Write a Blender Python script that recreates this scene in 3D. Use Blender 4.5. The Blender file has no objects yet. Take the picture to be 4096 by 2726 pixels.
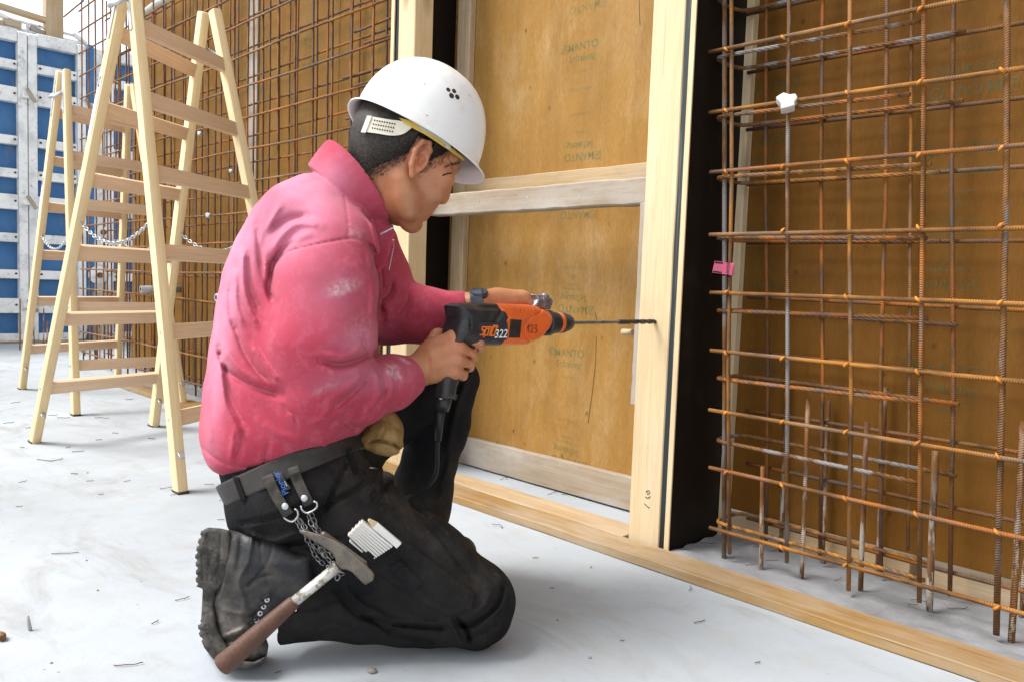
import bpy, bmesh, math, random
import numpy as np
from mathutils import Vector, Matrix, Euler

S = bpy.context.scene
COL = S.collection
rnd = random.Random(7)

# ------------------------------------------------------------------ camera
LENS_PX, CX, CY, CAM_H = 3151.4, 2048.0, 1363.0, 0.681
def cam_axes(yaw, pitch, roll):
    cy, sy = math.cos(yaw), math.sin(yaw); cp, sp = math.cos(pitch), math.sin(pitch)
    f = np.array([sy*cp, cy*cp, -sp]); r = np.array([cy, -sy, 0.0]); u = np.cross(r, f)
    cr, sr = math.cos(roll), math.sin(roll)
    return np.array([r*cr + u*sr, -r*sr + u*cr, f])
AX = cam_axes(math.radians(-45.36), math.radians(4.13), math.radians(2.106))
CAMPOS = np.array([0.0, 0.0, CAM_H])
cd = bpy.data.cameras.new('camera'); cam = bpy.data.objects.new('camera', cd); COL.objects.link(cam)
cd.sensor_width = 36.0; cd.lens = LENS_PX/4096*36.0; cd.clip_start = 0.05; cd.clip_end = 2000
mw = Matrix.Identity(4)
for i in range(3):
    mw[i][0], mw[i][1], mw[i][2], mw[i][3] = AX[0][i], AX[1][i], -AX[2][i], CAMPOS[i]
cam.matrix_world = mw
S.camera = cam

# ------------------------------------------------------------------ light
SUN_DIR = Vector((-0.34, -0.46, 0.82)).normalized()      # towards the sun
world = bpy.data.worlds.new('World'); S.world = world; world.use_nodes = True
wn = world.node_tree.nodes; wl = world.node_tree.links
bg = wn['Background']; sky = wn.new('ShaderNodeTexSky')
sky.sky_type = 'NISHITA'; sky.sun_disc = False
sky.sun_elevation = math.asin(SUN_DIR.z); sky.sun_rotation = math.atan2(SUN_DIR.x, SUN_DIR.y)
sky.air_density = 1.0; sky.dust_density = 1.6; sky.ozone_density = 1.0
hs = wn.new('ShaderNodeHueSaturation'); hs.inputs['Saturation'].default_value = 0.10     # a white, overcast sky
wl.new(sky.outputs[0], hs.inputs['Color']); wl.new(hs.outputs[0], bg.inputs[0]); bg.inputs[1].default_value = 0.15
sl = bpy.data.lights.new('sun', 'SUN'); sun = bpy.data.objects.new('sun', sl); COL.objects.link(sun)
sl.energy = 2.3; sl.angle = math.radians(26); sl.color = (1.0, 0.975, 0.935)
sun.rotation_euler = SUN_DIR.to_track_quat('Z', 'Y').to_euler(); sun.location = (-4, -6, 9)
S.view_settings.view_transform = 'Standard'; S.view_settings.look = 'None'
S.view_settings.gamma = 1; S.view_settings.use_curve_mapping = False
S.view_settings.exposure = 0.95
S.cycles.max_bounces = 6; S.cycles.diffuse_bounces = 3; S.cycles.glossy_bounces = 3
S.cycles.use_denoising = True

# ------------------------------------------------------------------ pixel helpers (photograph pixels -> points on real planes)
def ray(px, py):
    return AX.T @ np.array([(px-CX)/LENS_PX, -(py-CY)/LENS_PX, 1.0])
def on_x(px, py, x): d = ray(px, py); return CAMPOS + d*(x/d[0])
def on_y(px, py, y): d = ray(px, py); return CAMPOS + d*(y/d[1])
def on_z(px, py, z=0.0): d = ray(px, py); return CAMPOS + d*((z-CAM_H)/d[2])
def at_depth(px, py, w): return CAMPOS + ray(px, py)*w

# ------------------------------------------------------------------ object helpers
def tag(o, label=None, cat=None, group=None, kind=None):
    if label: o['label'] = label
    if cat: o['category'] = cat
    if group: o['group'] = group
    if kind: o['kind'] = kind
    return o
def thing(name, label, cat, loc=(0, 0, 0), group=None):
    o = bpy.data.objects.new(name, None); COL.objects.link(o); o.location = loc; o.empty_display_size = 0.05
    return tag(o, label, cat, group)
def wmat(o):
    m = Matrix.LocRotScale(o.location, o.rotation_euler.to_quaternion(), o.scale)
    return wmat(o.parent) @ m if o.parent else m
def link(name, me, mat=None, parent=None, M=None):
    """link a mesh whose world matrix is M (identity: the mesh is in world coordinates)"""
    o = bpy.data.objects.new(name, me); COL.objects.link(o)
    if mat is not None and len(me.materials) == 0: me.materials.append(mat)
    M = M if M is not None else Matrix.Identity(4)
    if parent is not None:
        o.parent = parent; M = wmat(parent).inverted() @ M
    loc, rot, sc = M.decompose()
    o.location = loc; o.rotation_euler = rot.to_euler(); o.scale = sc
    return o
def mesh_of(bm, smooth=False):
    me = bpy.data.meshes.new('m'); bm.to_mesh(me); bm.free()
    if smooth: me.shade_smooth()
    return me
def smooth_by_angle(me, deg=35):
    me.shade_smooth()
    try: me.set_sharp_from_angle(angle=math.radians(deg))
    except Exception: pass
def box_mesh(sx, sy, sz, bevel=0.0, seg=1, rough=0.0, cuts=0, seed=0):
    """box centred in x,y, z from 0 to sz (grain along z)"""
    bm = bmesh.new()
    bmesh.ops.create_cube(bm, size=1.0)
    bmesh.ops.scale(bm, vec=(sx, sy, sz), verts=bm.verts)
    bmesh.ops.translate(bm, vec=(0, 0, sz/2), verts=bm.verts)
    if cuts:
        ed = [e for e in bm.edges if abs(e.verts[0].co.z-e.verts[1].co.z) > sz*.5]
        bmesh.ops.subdivide_edges(bm, edges=ed, cuts=cuts)
    if bevel:
        ed = [e for e in bm.edges if len(e.link_faces) == 2 and e.calc_face_angle(0) > 0.5]
        bmesh.ops.bevel(bm, geom=ed, offset=bevel, segments=seg, profile=0.6, affect='EDGES')
    if rough:
        r = random.Random(seed)
        rows = {}
        for v in bm.verts:
            k = round(v.co.z, 3)
            if k not in rows: rows[k] = (r.uniform(-1, 1)*rough, r.uniform(-1, 1)*rough)
            v.co.x += rows[k][0]; v.co.y += rows[k][1]
    me = mesh_of(bm); smooth_by_angle(me, 40)
    return me
def frame(origin, z, x=None):
    """matrix with local z along z and local x near x"""
    z = Vector(z).normalized(); x = Vector(x) if x is not None else (Vector((1, 0, 0)) if abs(z.x) < .9 else Vector((0, 1, 0)))
    y = z.cross(x).normalized(); x = y.cross(z).normalized()
    m = Matrix.Identity(4)
    for i in range(3): m[i][0], m[i][1], m[i][2], m[i][3] = x[i], y[i], z[i], origin[i]
    return m
def beam(name, a, b, sx, sy, mat, parent, x=None, bevel=0.002, rough=0.0, cuts=0, seg=1):
    """timber from a to b, section sx (along x) by sy; grain along its length"""
    a, b = Vector(a), Vector(b)
    me = box_mesh(sx, sy, (b-a).length, bevel, seg, rough, cuts, seed=int(abs(a.x*997+a.y*313+a.z*77+sx*55)*100))
    return link(name, me, mat, parent, frame(a, b-a, x))
def slab(name, lo, hi, mat, parent, axis='z', bevel=0.002, rough=0.0, cuts=0):
    """axis aligned timber lo..hi with its grain along axis"""
    lo, hi = Vector(lo), Vector(hi); c = (lo+hi)/2; d = hi-lo
    if axis == 'z': a, b, x, sx, sy = (c.x, c.y, lo.z), (c.x, c.y, hi.z), (1, 0, 0), d.x, d.y
    elif axis == 'x': a, b, x, sx, sy = (lo.x, c.y, c.z), (hi.x, c.y, c.z), (0, 1, 0), d.y, d.z
    else: a, b, x, sx, sy = (c.x, lo.y, c.z), (c.x, hi.y, c.z), (1, 0, 0), d.x, d.z
    return beam(name, a, b, sx, sy, mat, parent, x, bevel, rough, cuts)
def add_tube(bm, pts, r, n=8, closed=False, caps=True):
    P = [Vector(p) for p in pts]; m = len(P); rings = []
    rr = r if isinstance(r, (list, tuple)) else [r]*m
    up = None
    for i, p in enumerate(P):
        if closed: t = P[(i+1) % m]-P[i-1]
        else: t = P[min(i+1, m-1)]-P[max(i-1, 0)]
        t.normalize()
        if up is None:
            up = Vector((0, 0, 1)) if abs(t.z) < .9 else Vector((1, 0, 0))
        a = t.cross(up)
        if a.length < 1e-5: a = t.cross(Vector((0.3, 0.8, 0.5)))
        a.normalize(); b = a.cross(t); up = b
        rings.append([bm.verts.new(p + (a*math.cos(2*math.pi*k/n)+b*math.sin(2*math.pi*k/n))*rr[i]) for k in range(n)])
    seg = m if closed else m-1
    for i in range(seg):
        A, B = rings[i], rings[(i+1) % m]
        for k in range(n):
            f = bm.faces.new((A[k], A[(k+1) % n], B[(k+1) % n], B[k])); f.smooth = True
    if caps and not closed:
        bm.faces.new(rings[0][::-1]); bm.faces.new(rings[-1])
def tube_mesh(pts, r, n=8, closed=False):
    bm = bmesh.new(); add_tube(bm, pts, r, n, closed); bmesh.ops.recalc_face_normals(bm, faces=bm.faces); return mesh_of(bm)
def prism(outline, depth, bevel=0.0, seg=2):
    """flat outline (x,y) extruded along -z..+z by depth/2, bevelled"""
    bm = bmesh.new()
    vs = [bm.verts.new((x, y, -depth/2)) for x, y in outline]
    f = bm.faces.new(vs)
    r = bmesh.ops.extrude_face_region(bm, geom=[f])
    bmesh.ops.translate(bm, vec=(0, 0, depth), verts=[v for v in r['geom'] if isinstance(v, bmesh.types.BMVert)])
    bmesh.ops.recalc_face_normals(bm, faces=bm.faces)
    if bevel:
        bmesh.ops.bevel(bm, geom=[e for e in bm.edges if e.calc_face_angle(0) > 0.6], offset=bevel, segments=seg, profile=.6, affect='EDGES')
    me = mesh_of(bm); smooth_by_angle(me, 35); return me
def lathe_mesh(prof, n=24, axis_pts=None):
    """profile (z, r) turned round z"""
    bm = bmesh.new(); rings = []
    for z, r in prof: rings.append([bm.verts.new((r*math.cos(2*math.pi*k/n), r*math.sin(2*math.pi*k/n), z)) for k in range(n)])
    for A, B in zip(rings, rings[1:]):
        for k in range(n): bm.faces.new((A[k], A[(k+1) % n], B[(k+1) % n], B[k]))
    bm.faces.new(rings[0][::-1]); bm.faces.new(rings[-1])
    bmesh.ops.recalc_face_normals(bm, faces=bm.faces)
    me = mesh_of(bm); smooth_by_angle(me, 35); return me
def text_mesh(body, size, shear=0.0, extrude=0.0, align='CENTER'):
    cu = bpy.data.curves.new('t', 'FONT'); cu.body = body; cu.size = size; cu.shear = shear; cu.extrude = extrude
    cu.align_x = align; cu.resolution_u = 3; cu.offset = size*.010
    ob = bpy.data.objects.new('t', cu); me = bpy.data.meshes.new_from_object(ob)
    bpy.data.objects.remove(ob); bpy.data.curves.remove(cu); me.materials.clear(); return me

# ------------------------------------------------------------------ material helpers
class NT:
    def __init__(s, name):
        s.m = bpy.data.materials.new(name); s.m.use_nodes = True; s.t = s.m.node_tree
        s.b = s.t.nodes['Principled BSDF']; s.out = s.t.nodes['Material Output']
        tc = s.t.nodes.new('ShaderNodeTexCoord'); s.co = tc.outputs['Object']; s.gen = tc.outputs['Generated']
        oi = s.t.nodes.new('ShaderNodeObjectInfo'); s.rand = oi.outputs['Random']
        vm = s.t.nodes.new('ShaderNodeVectorMath'); vm.operation = 'MULTIPLY_ADD'
        cmb = s.t.nodes.new('ShaderNodeCombineXYZ')
        for i in range(3): s.t.links.new(s.rand, cmb.inputs[i])
        s.t.links.new(cmb.outputs[0], vm.inputs[0]); vm.inputs[1].default_value = (37, 53, 71); s.t.links.new(s.co, vm.inputs[2])
        s.vary = vm.outputs[0]
    def l(s, a, b): s.t.links.new(a, b)
    def scaled(s, co, sc):
        if isinstance(sc, (int, float)): sc = (sc, sc, sc)
        n = s.t.nodes.new('ShaderNodeMapping'); n.vector_type = 'POINT'; n.inputs['Scale'].default_value = sc
        s.l(co, n.inputs[0]); return n.outputs[0]
    def noise(s, sc, detail=4, rough=.55, dist=0.0, co=None):
        n = s.t.nodes.new('ShaderNodeTexNoise'); s.l(s.scaled(co or s.vary, sc), n.inputs['Vector'])
        n.inputs['Scale'].default_value = 1; n.inputs['Detail'].default_value = detail
        n.inputs['Roughness'].default_value = rough; n.inputs['Distortion'].default_value = dist
        return n.outputs['Fac']
    def voro(s, sc, feature='F1', co=None, rnd=1.0):
        n = s.t.nodes.new('ShaderNodeTexVoronoi'); s.l(s.scaled(co or s.vary, sc), n.inputs['Vector'])
        n.feature = feature; n.inputs['Scale'].default_value = 1; n.inputs['Randomness'].default_value = rnd
        return n.outputs['Distance']
    def wave(s, sc, dist=0.0, direction='Z', co=None, kind='BANDS', dscale=1.0):
        n = s.t.nodes.new('ShaderNodeTexWave'); n.wave_type = kind
        if kind == 'BANDS': n.bands_direction = direction
        s.l(s.scaled(co or s.vary, sc), n.inputs['Vector'])
        n.inputs['Scale'].default_value = 1; n.inputs['Distortion'].default_value = dist; n.inputs['Detail Scale'].default_value = dscale
        return n.outputs['Fac']
    def ramp(s, fac, stops):
        n = s.t.nodes.new('ShaderNodeValToRGB'); e = n.color_ramp.elements
        while len(e) < len(stops): e.new(0.5)
        for k, (p, c) in enumerate(stops):
            e[k].position = p
            e[k].color = (c, c, c, 1) if isinstance(c, (int, float)) else (*c, 1)
        s.l(fac, n.inputs[0]); return n.outputs[0]
    def mix(s, fac, a, b, mode='MIX'):
        n = s.t.nodes.new('ShaderNodeMix'); n.data_type = 'RGBA'; n.blend_type = mode
        if isinstance(fac, (int, float)): n.inputs[0].default_value = fac
        else: s.l(fac, n.inputs[0])
        for k, v in ((6, a), (7, b)):
            if isinstance(v, (tuple, list)): n.inputs[k].default_value = (*v, 1)
            else: s.l(v, n.inputs[k])
        return n.outputs[2]
    def math(s, op, a, b=0.0, clamp=False):
        n = s.t.nodes.new('ShaderNodeMath'); n.operation = op; n.use_clamp = clamp
        for k, v in ((0, a), (1, b)):
            if isinstance(v, (int, float)): n.inputs[k].default_value = v
            else: s.l(v, n.inputs[k])
        return n.outputs[0]
    def sep(s, co):
        n = s.t.nodes.new('ShaderNodeSeparateXYZ'); s.l(co, n.inputs[0]); return n.outputs
    def bump(s, h, strength=.3, dist=.002):
        n = s.t.nodes.new('ShaderNodeBump'); n.inputs['Strength'].default_value = strength; n.inputs['Distance'].default_value = dist
        s.l(h, n.inputs['Height']); s.l(n.outputs[0], s.b.inputs['Normal']); return s
    def done(s, col=None, rough=.6, metal=0.0, spec=.5, sss=0.0):
        if col is not None:
            if isinstance(col, (tuple, list)): s.b.inputs['Base Color'].default_value = (*col, 1)
            else: s.l(col, s.b.inputs['Base Color'])
        if isinstance(rough, (int, float)): s.b.inputs['Roughness'].default_value = rough
        else: s.l(rough, s.b.inputs['Roughness'])
        s.b.inputs['Metallic'].default_value = metal; s.b.inputs['Specular IOR Level'].default_value = spec
        if sss: s.b.inputs['Subsurface Weight'].default_value = sss
        return s.m

def wood(name, light, dark, knot=.5, grey=0.0, greycol=(.42, .40, .37), blotch=0.0, blotchcol=(.2, .1, .04), rough=.65, grain=1.0):
    n = NT(name)
    warp = n.noise((3, 3, 1.2), 3)
    g = n.noise((60, 60, 1.6), 5, .6, .6)
    col = n.mix(n.ramp(g, [(.32, 0.0), (.72, grain)]), light, dark)
    f = n.noise((420, 420, 7), 2)
    col = n.mix(n.math('MULTIPLY', n.ramp(f, [(.42, 0.0), (.70, 1.0)]), .38), col, tuple(c*.6 for c in dark))
    if knot:
        k = n.voro((7, 7, 2.3), 'F1')
        ring = n.ramp(k, [(0.05, 1.0), (.11, .6), (.19, 0.0)])
        col = n.mix(n.math('MULTIPLY', ring, knot), col, tuple(c*.42 for c in dark))
    if grey:
        gm = n.ramp(n.noise((7, 7, 2.6), 5, .62), [(.42, 0.0), (.62, 1.0)])
        col = n.mix(n.math('MULTIPLY', gm, grey), col, greycol)
    if blotch:
        bm_ = n.ramp(n.noise((11, 11, 4), 5, .65), [(.52, 0.0), (.70, 1.0)])
        col = n.mix(n.math('MULTIPLY', bm_, blotch), col, blotchcol)
    big = n.noise((4, 4, .7), 4, .6)
    col = n.mix(n.math('MULTIPLY', n.ramp(big, [(.44, 0.0), (.66, 1.0)]), .42), col, tuple(c*.74 for c in dark))
    spk = n.noise((60, 60, 30), 5, .72)
    col = n.mix(n.math('MULTIPLY', n.ramp(spk, [(.56, 0.0), (.72, 1.0)]), .22), col, tuple(c*.55 for c in dark))
    cr = n.noise((150, 150, .9), 3, .6)
    col = n.mix(n.math('MULTIPLY', n.ramp(cr, [(.685, 0.0), (.72, 1.0)]), .6*min(1, knot+grey)), col, tuple(c*.22 for c in dark))
    n.bump(n.math('ADD', n.math('MULTIPLY', g, .6), n.math('MULTIPLY', f, .5)), .35, .0012)
    return n.done(col, rough, 0, .22)
def plain(name, col, rough=.5, metal=0.0, spec=.5, var=.25, sc=25, bump=0.0):
    n = NT(name); f = n.noise(sc, 4)
    c = n.mix(n.ramp(f, [(.3, 0.0), (.7, 1.0)]), tuple(x*(1-var) for x in col), tuple(min(1, x*(1+var)) for x in col))
    if bump: n.bump(n.noise(sc*6, 3), bump, .001)
    return n.done(c, rough, metal, spec)
# ================================================================== materials of the setting
MAT = {}
def mat_concrete(name, base, stain, fleck=.7, bump=.3):
    n = NT(name)
    a = n.noise(1.1, 6, .6, co=n.co); b = n.noise(9, 6, .65, co=n.co); c = n.noise(140, 3, .6, co=n.co)
    col = n.mix(n.ramp(a, [(.35, 0.0), (.68, 1.0)]), tuple(x*.86 for x in base), tuple(min(.9, x*1.10) for x in base))
    col = n.mix(n.math('MULTIPLY', n.ramp(b, [(.48, 0.0), (.72, 1.0)]), .45), col, stain)
    col = n.mix(n.math('MULTIPLY', n.ramp(n.noise((2.3, 5.5, 1), 7, .7, 1.0, co=n.co), [(.52, 0.0), (.70, 1.0)]), .55), col, tuple(x*.74 for x in stain))
    v = n.voro(26, co=n.co); mask = n.ramp(n.noise(3.1, 4, co=n.co), [(.47, 0.0), (.6, 1.0)])
    col = n.mix(n.math('MULTIPLY', n.math('MULTIPLY', n.ramp(v, [(.03, 1.0), (.10, 0.0)]), mask), fleck), col, (.12, .09, .07))
    v2 = n.voro(85, co=n.co)
    col = n.mix(n.math('MULTIPLY', n.ramp(v2, [(.05, 1.0), (.14, 0.0)]), n.math('MULTIPLY', mask, .5)), col, (.22, .18, .15))
    n.bump(n.math('ADD', n.math('MULTIPLY', b, .8), n.math('MULTIPLY', c, .35)), bump, .004)
    return n.done(col, .82, 0, .3)
MAT['concrete'] = mat_concrete('slab_concrete', (.395, .43, .465), (.33, .315, .29))
MAT['rough_concrete'] = mat_concrete('rough_concrete', (.27, .275, .285), (.15, .145, .14), .9, 1.0)
MAT['timber'] = wood('pale_timber', (.76, .63, .42), (.66, .49, .27), .9, .25, (.66, .57, .45), .25, (.50, .33, .16))
MAT['timber_dirty'] = wood('dirty_timber', (.58, .44, .27), (.44, .29, .14), .8, .45, (.46, .41, .35), .35, (.25, .17, .10))
MAT['timber_grey'] = wood('weathered_timber', (.41, .335, .25), (.30, .225, .15), .8, .75, (.47, .45, .42), .45, (.26, .19, .13))
MAT['plank'] = wood('plank_timber', (.40, .25, .10), (.25, .14, .05), 1.0, .50, (.44, .38, .30), .40, (.24, .145, .065))
MAT['pine'] = wood('ladder_pine', (.84, .69, .43), (.78, .59, .32), .35, 0, rough=.42)
MAT['beech'] = wood('rung_beech', (.80, .60, .42), (.74, .53, .35), 0, 0, rough=.42, grain=.7)
def mat_ply(name, base, dirt, pale, amt=.5):
    n = NT(name)
    s = n.noise((16, 16, 1.4), 6, .62, .4); b = n.noise((5, 5, 2.6), 6, .66, .3)
    col = n.mix(n.ramp(s, [(.30, 0.0), (.72, 1.0)]), tuple(c*.82 for c in base), tuple(c*1.12 for c in base))
    col = n.mix(n.math('MULTIPLY', n.ramp(b, [(.50, 0.0), (.68, 1.0)]), amt), col, pale)
    d = n.noise((7, 7, 3.2), 7, .7, .8)
    col = n.mix(n.math('MULTIPLY', n.ramp(d, [(.50, 0.0), (.72, 1.0)]), .5), col, dirt)
    v = n.voro((17, 17, 13)); mk = n.ramp(n.noise(6, 2), [(.5, 0.0), (.6, 1.0)])
    col = n.mix(n.math('MULTIPLY', n.math('MULTIPLY', n.ramp(v, [(.05, 1.0), (.14, 0.0)]), mk), .7), col, tuple(c*.25 for c in dirt))
    g = n.noise((260, 260, 60), 2)
    col = n.mix(n.math('MULTIPLY', n.ramp(g, [(.42, 0.0), (.62, 1.0)]), .28), col, tuple(c*.55 for c in base))
    fl = n.noise((150, 150, 45), 3, .7)
    col = n.mix(n.math('MULTIPLY', n.ramp(fl, [(.58, 0.0), (.70, 1.0)]), .30), col, pale)
    sm = n.noise((2.2, 2.2, 1.0), 5, .6)
    col = n.mix(n.math('MULTIPLY', n.ramp(sm, [(.50, 0.0), (.70, 1.0)]), .40), col, tuple(c*.72 for c in base))
    lines = n.noise((300, 300, 1.1), 1)
    col = n.mix(n.math('MULTIPLY', n.ramp(lines, [(.66, 0.0), (.72, 1.0)]), .22), col, pale)
    n.bump(n.math('ADD', s, n.math('MULTIPLY', g, .4)), .2, .001)
    return n.done(col, .65, 0, .12)
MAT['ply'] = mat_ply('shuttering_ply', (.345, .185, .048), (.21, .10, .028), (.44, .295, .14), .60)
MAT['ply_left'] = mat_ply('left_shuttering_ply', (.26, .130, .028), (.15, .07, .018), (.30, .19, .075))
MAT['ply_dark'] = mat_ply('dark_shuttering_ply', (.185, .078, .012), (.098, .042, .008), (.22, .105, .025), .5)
MAT['ply_edge'] = wood('ply_edge', (.74, .60, .40), (.66, .48, .27), 0, 0)
n = NT('black_film_ply')
sc_ = n.noise((90, 90, 2.0), 3); dd = n.noise(14, 5)
c_ = n.mix(n.math('MULTIPLY', n.ramp(sc_, [(.68, 0.0), (.76, 1.0)]), .35), (.010, .007, .0055), (.06, .045, .035))
c_ = n.mix(n.math('MULTIPLY', n.ramp(dd, [(.56, 0.0), (.75, 1.0)]), .4), c_, (.030, .019, .012))
MAT['black_ply'] = n.done(c_, .5, 0, .15)
n = NT('black_sealing_strip')
c_ = n.mix(n.ramp(n.noise((120, 120, 3), 4), [(.55, 0.0), (.78, 1.0)]), (.018, .026, .028), (.22, .21, .19))
MAT['seal'] = n.done(c_, .5, 0, .4)

def mat_rust(name, orange, amt_o, steel, amt_s, ribs=True, conc=0.0):
    n = NT(name)
    a = n.noise((38, 38, 16), 5, .65); b = n.noise((22, 22, 5.5), 4, .6); c = n.noise(300, 2)
    z = n.sep(n.co)[2]
    col = n.mix(n.ramp(a, [(.34, 0.0), (.62, 1.0)]), (.090, .042, .016), (.30, .125, .022))
    col = n.mix(n.math('MULTIPLY', n.ramp(b, [(.47, 0.0), (.60, 1.0)]), amt_o), col, orange)
    col = n.mix(n.math('MULTIPLY', n.ramp(n.noise((15, 15, 4.2), 4), [(.50, 0.0), (.60, 1.0)]), amt_s), col, steel)
    col = n.mix(n.math('MULTIPLY', c, .3), col, (.05, .022, .01))
    if ribs:
        w = n.wave((40, 40, 130), 0.4, 'DIAGONAL', co=n.co)
        col = n.mix(n.math('MULTIPLY', n.ramp(w, [(.25, 1.0), (.6, 0.0)]), .30), col, (.035, .018, .008))
        n.bump(n.math('ADD', w, n.math('MULTIPLY', c, .4)), .8, .002)
    else: n.bump(c, .4, .001)
    if conc:
        k = n.ramp(n.noise((60, 60, 14), 4, .7), [(.50, 0.0), (.58, 1.0)])
        lowz = n.ramp(z, [(0.0, 1.0), (.16, .9), (.3, .25), (.5, 0.35)])
        col = n.mix(n.math('MULTIPLY', n.math('MULTIPLY', k, lowz), conc), col, (.52, .48, .42))
    return n.done(col, .62, 0.0, .4)
MAT['rust_bright'] = mat_rust('rust_orange', (.56, .225, .030), .9, (.27, .23, .18), .40)
MAT['rust_mid'] = mat_rust('rust_brown', (.52, .16, .018), .9, (.17, .155, .15), .45)
MAT['rust_dark'] = mat_rust('rust_dark', (.36, .105, .015), .7, (.10, .095, .095), .65)
MAT['steel_bar'] = mat_rust('bright_ribbed_bar', (.24, .10, .03), .3, (.30, .285, .27), 1.0)
MAT['starter'] = mat_rust('starter_rust', (.34, .115, .02), .8, (.20, .15, .13), .25, True, .8)
MAT['tie'] = plain('tie_wire_orange', (.52, .19, .03), .6, 0, .3, .4, 90)
MAT['bit_wire'] = plain('rusty_tie_wire', (.11, .075, .055), .7, 0, .3, .4, 60)
MAT['wire'] = plain('dark_wire', (.05, .035, .03), .6, .3, .4, .4, 60)
MAT['spacer'] = plain('pale_plastic', (.58, .57, .53), .55, 0, .4, .12, 40)
MAT['grey_tube'] = plain('grey_tube', (.36, .38, .40), .5, 0, .4, .2, 30)
MAT['green_print'] = None
n = NT('green_ink')
tr = n.t.nodes.new('ShaderNodeBsdfTransparent'); mx = n.t.nodes.new('ShaderNodeMixShader')
n.done((.02, .17, .095), .6, 0, .2)
n.l(n.ramp(n.noise(70, 4, .6, co=n.co), [(.40, .55), (.66, .92)]), mx.inputs[0])
n.l(n.b.outputs[0], mx.inputs[1]); n.l(tr.outputs[0], mx.inputs[2]); n.l(mx.outputs[0], n.out.inputs[0])
MAT['green_print'] = n.m
n = NT('faint_green_ink')
tr = n.t.nodes.new('ShaderNodeBsdfTransparent'); mx = n.t.nodes.new('ShaderNodeMixShader')
n.done((.04, .18, .10), .6, 0, .2)
n.l(n.ramp(n.noise(60, 4, .6, co=n.co), [(.40, .68), (.66, .95)]), mx.inputs[0])
n.l(n.b.outputs[0], mx.inputs[1]); n.l(tr.outputs[0], mx.inputs[2]); n.l(mx.outputs[0], n.out.inputs[0])
MAT['faint_print'] = n.m

# ================================================================== ground
bm = bmesh.new(); bmesh.ops.create_grid(bm, x_segments=8, y_segments=8, size=900); me = mesh_of(bm)
tag(link('floor', me, MAT['concrete']), kind='structure')
# rough strip of concrete along the foot of the wall (inside the shuttering)
def rough_strip(x0, x1, y0, y1, seed):
    bm = bmesh.new(); nx, ny = int((x1-x0)/.012), int((y1-y0)/.012)
    r = np.random.RandomState(seed)
    def field(n1, n2, amp):
        g = r.rand(n1+2, n2+2); return g, n1, n2, amp
    lay = [field(int((x1-x0)/s)+2, int((y1-y0)/s)+2, a) for s, a in ((.12, .011), (.04, .011), (.018, .006))]
    def h(i, j):
        v = 0
        for g, n1, n2, a in lay:
            u, w = i/nx*(n1-1), j/ny*(n2-1); a0, b0 = int(u), int(w); fu, fw = u-a0, w-b0
            v += a*((g[a0, b0]*(1-fu)+g[a0+1, b0]*fu)*(1-fw)+(g[a0, b0+1]*(1-fu)+g[a0+1, b0+1]*fu)*fw)
        return v
    V = [[bm.verts.new((x0+(x1-x0)*i/nx, y0+(y1-y0)*j/ny, .001+h(i, j)*(1 if 0 < j < ny else 0.05))) for j in range(ny+1)] for i in range(nx+1)]
    for i in range(nx):
        for j in range(ny): bm.faces.new((V[i][j], V[i+1][j], V[i+1][j+1], V[i][j+1]))
    return mesh_of(bm, True)
tag(link('rough_concrete', rough_strip(-1.105, 1.0, 1.670, 2.04, 3), MAT['rough_concrete']), kind='structure')
tag(link('rough_concrete', rough_strip(-5.2, -2.385, 1.670, 2.04, 5), MAT['rough_concrete']), kind='structure')

# ================================================================== floor planks
t = thing('sole_plank', 'long pale timber plank nailed flat on the slab along the foot of the wall', 'plank', (-2, 1.62, 0))
for a, b in ((-5.0, -2.62), (-2.617, 1.6)):
    slab('plank', (a, 1.571, 0.001), (b, 1.667, .025), MAT['plank'], t, 'x', .002, .0012, 24)
t = thing('threshold_plank', 'second worn plank lying on the slab behind the first, inside the doorway', 'plank', (-1.8, 1.72, 0))
slab('plank', (-2.60, 1.669, 0.001), (-1.245, 1.770, .0235), MAT['timber_dirty'], t, 'x', .002, .001, 16)

# ================================================================== prints
def print_block(parent, X, zt, flip, Y, size=.034, strong=True, parts='full', glyph=True):
    """green stamp on a sheet: upright (flip False) has its heading at the top, zt is the height of the heading"""
    s = -1 if flip else 1
    m = Matrix.Identity(4)
    m[0][0], m[2][0] = s, 0; m[0][1], m[2][1] = 0, s; m[1][2] = -1; m[0][2] = 0; m[2][2] = 0; m[1][1] = 0
    lines = [('MANTO', 1.0, 0.0), ('Schalung', .92, -1.05), ('Aufbauanleitung', .42, -1.75), ('beachten', .42, -2.2), ('A', .75, -3.1), ('Bauteile pruefen', .38, -3.9)]
    tw = rnd.uniform(-.03, .03); m = m @ Matrix.Rotation(tw, 4, 'Z')
    for k, (tx, sz, dz) in enumerate(lines):
        if k > 1 and rnd.random() < .3: continue
        me = text_mesh(tx, size*sz*1.35)
        mm = m.copy(); mm[0][3] = X; mm[1][3] = Y; mm[2][3] = zt + s*dz*size*1.25
        link('print', me, MAT['green_print' if (strong and k < 2) else 'faint_print'], parent, mm)
    if glyph:
        # the boxed mark in front of the heading
        bm = bmesh.new(); u = size*.5
        for (x0, y0, x1, y1) in ((0, 0, .22, 2), (1.5, 0, 1.72, 2), (.22, 1.8, 1.5, 2), (.22, 0, 1.5, .2), (.6, .45, .85, 1.55), (.85, .9, 1.2, 1.1)):
            vs = [bm.verts.new((x*u, y*u, 0)) for x, y in ((x0, y0), (x1, y0), (x1, y1), (x0, y1))]; bm.faces.new(vs)
        mm = m.copy(); mm[0][3] = X - s*size*3.45; mm[1][3] = Y; mm[2][3] = zt
        link('print', mesh_of(bm), MAT['green_print' if strong else 'faint_print'], parent, mm)

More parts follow.
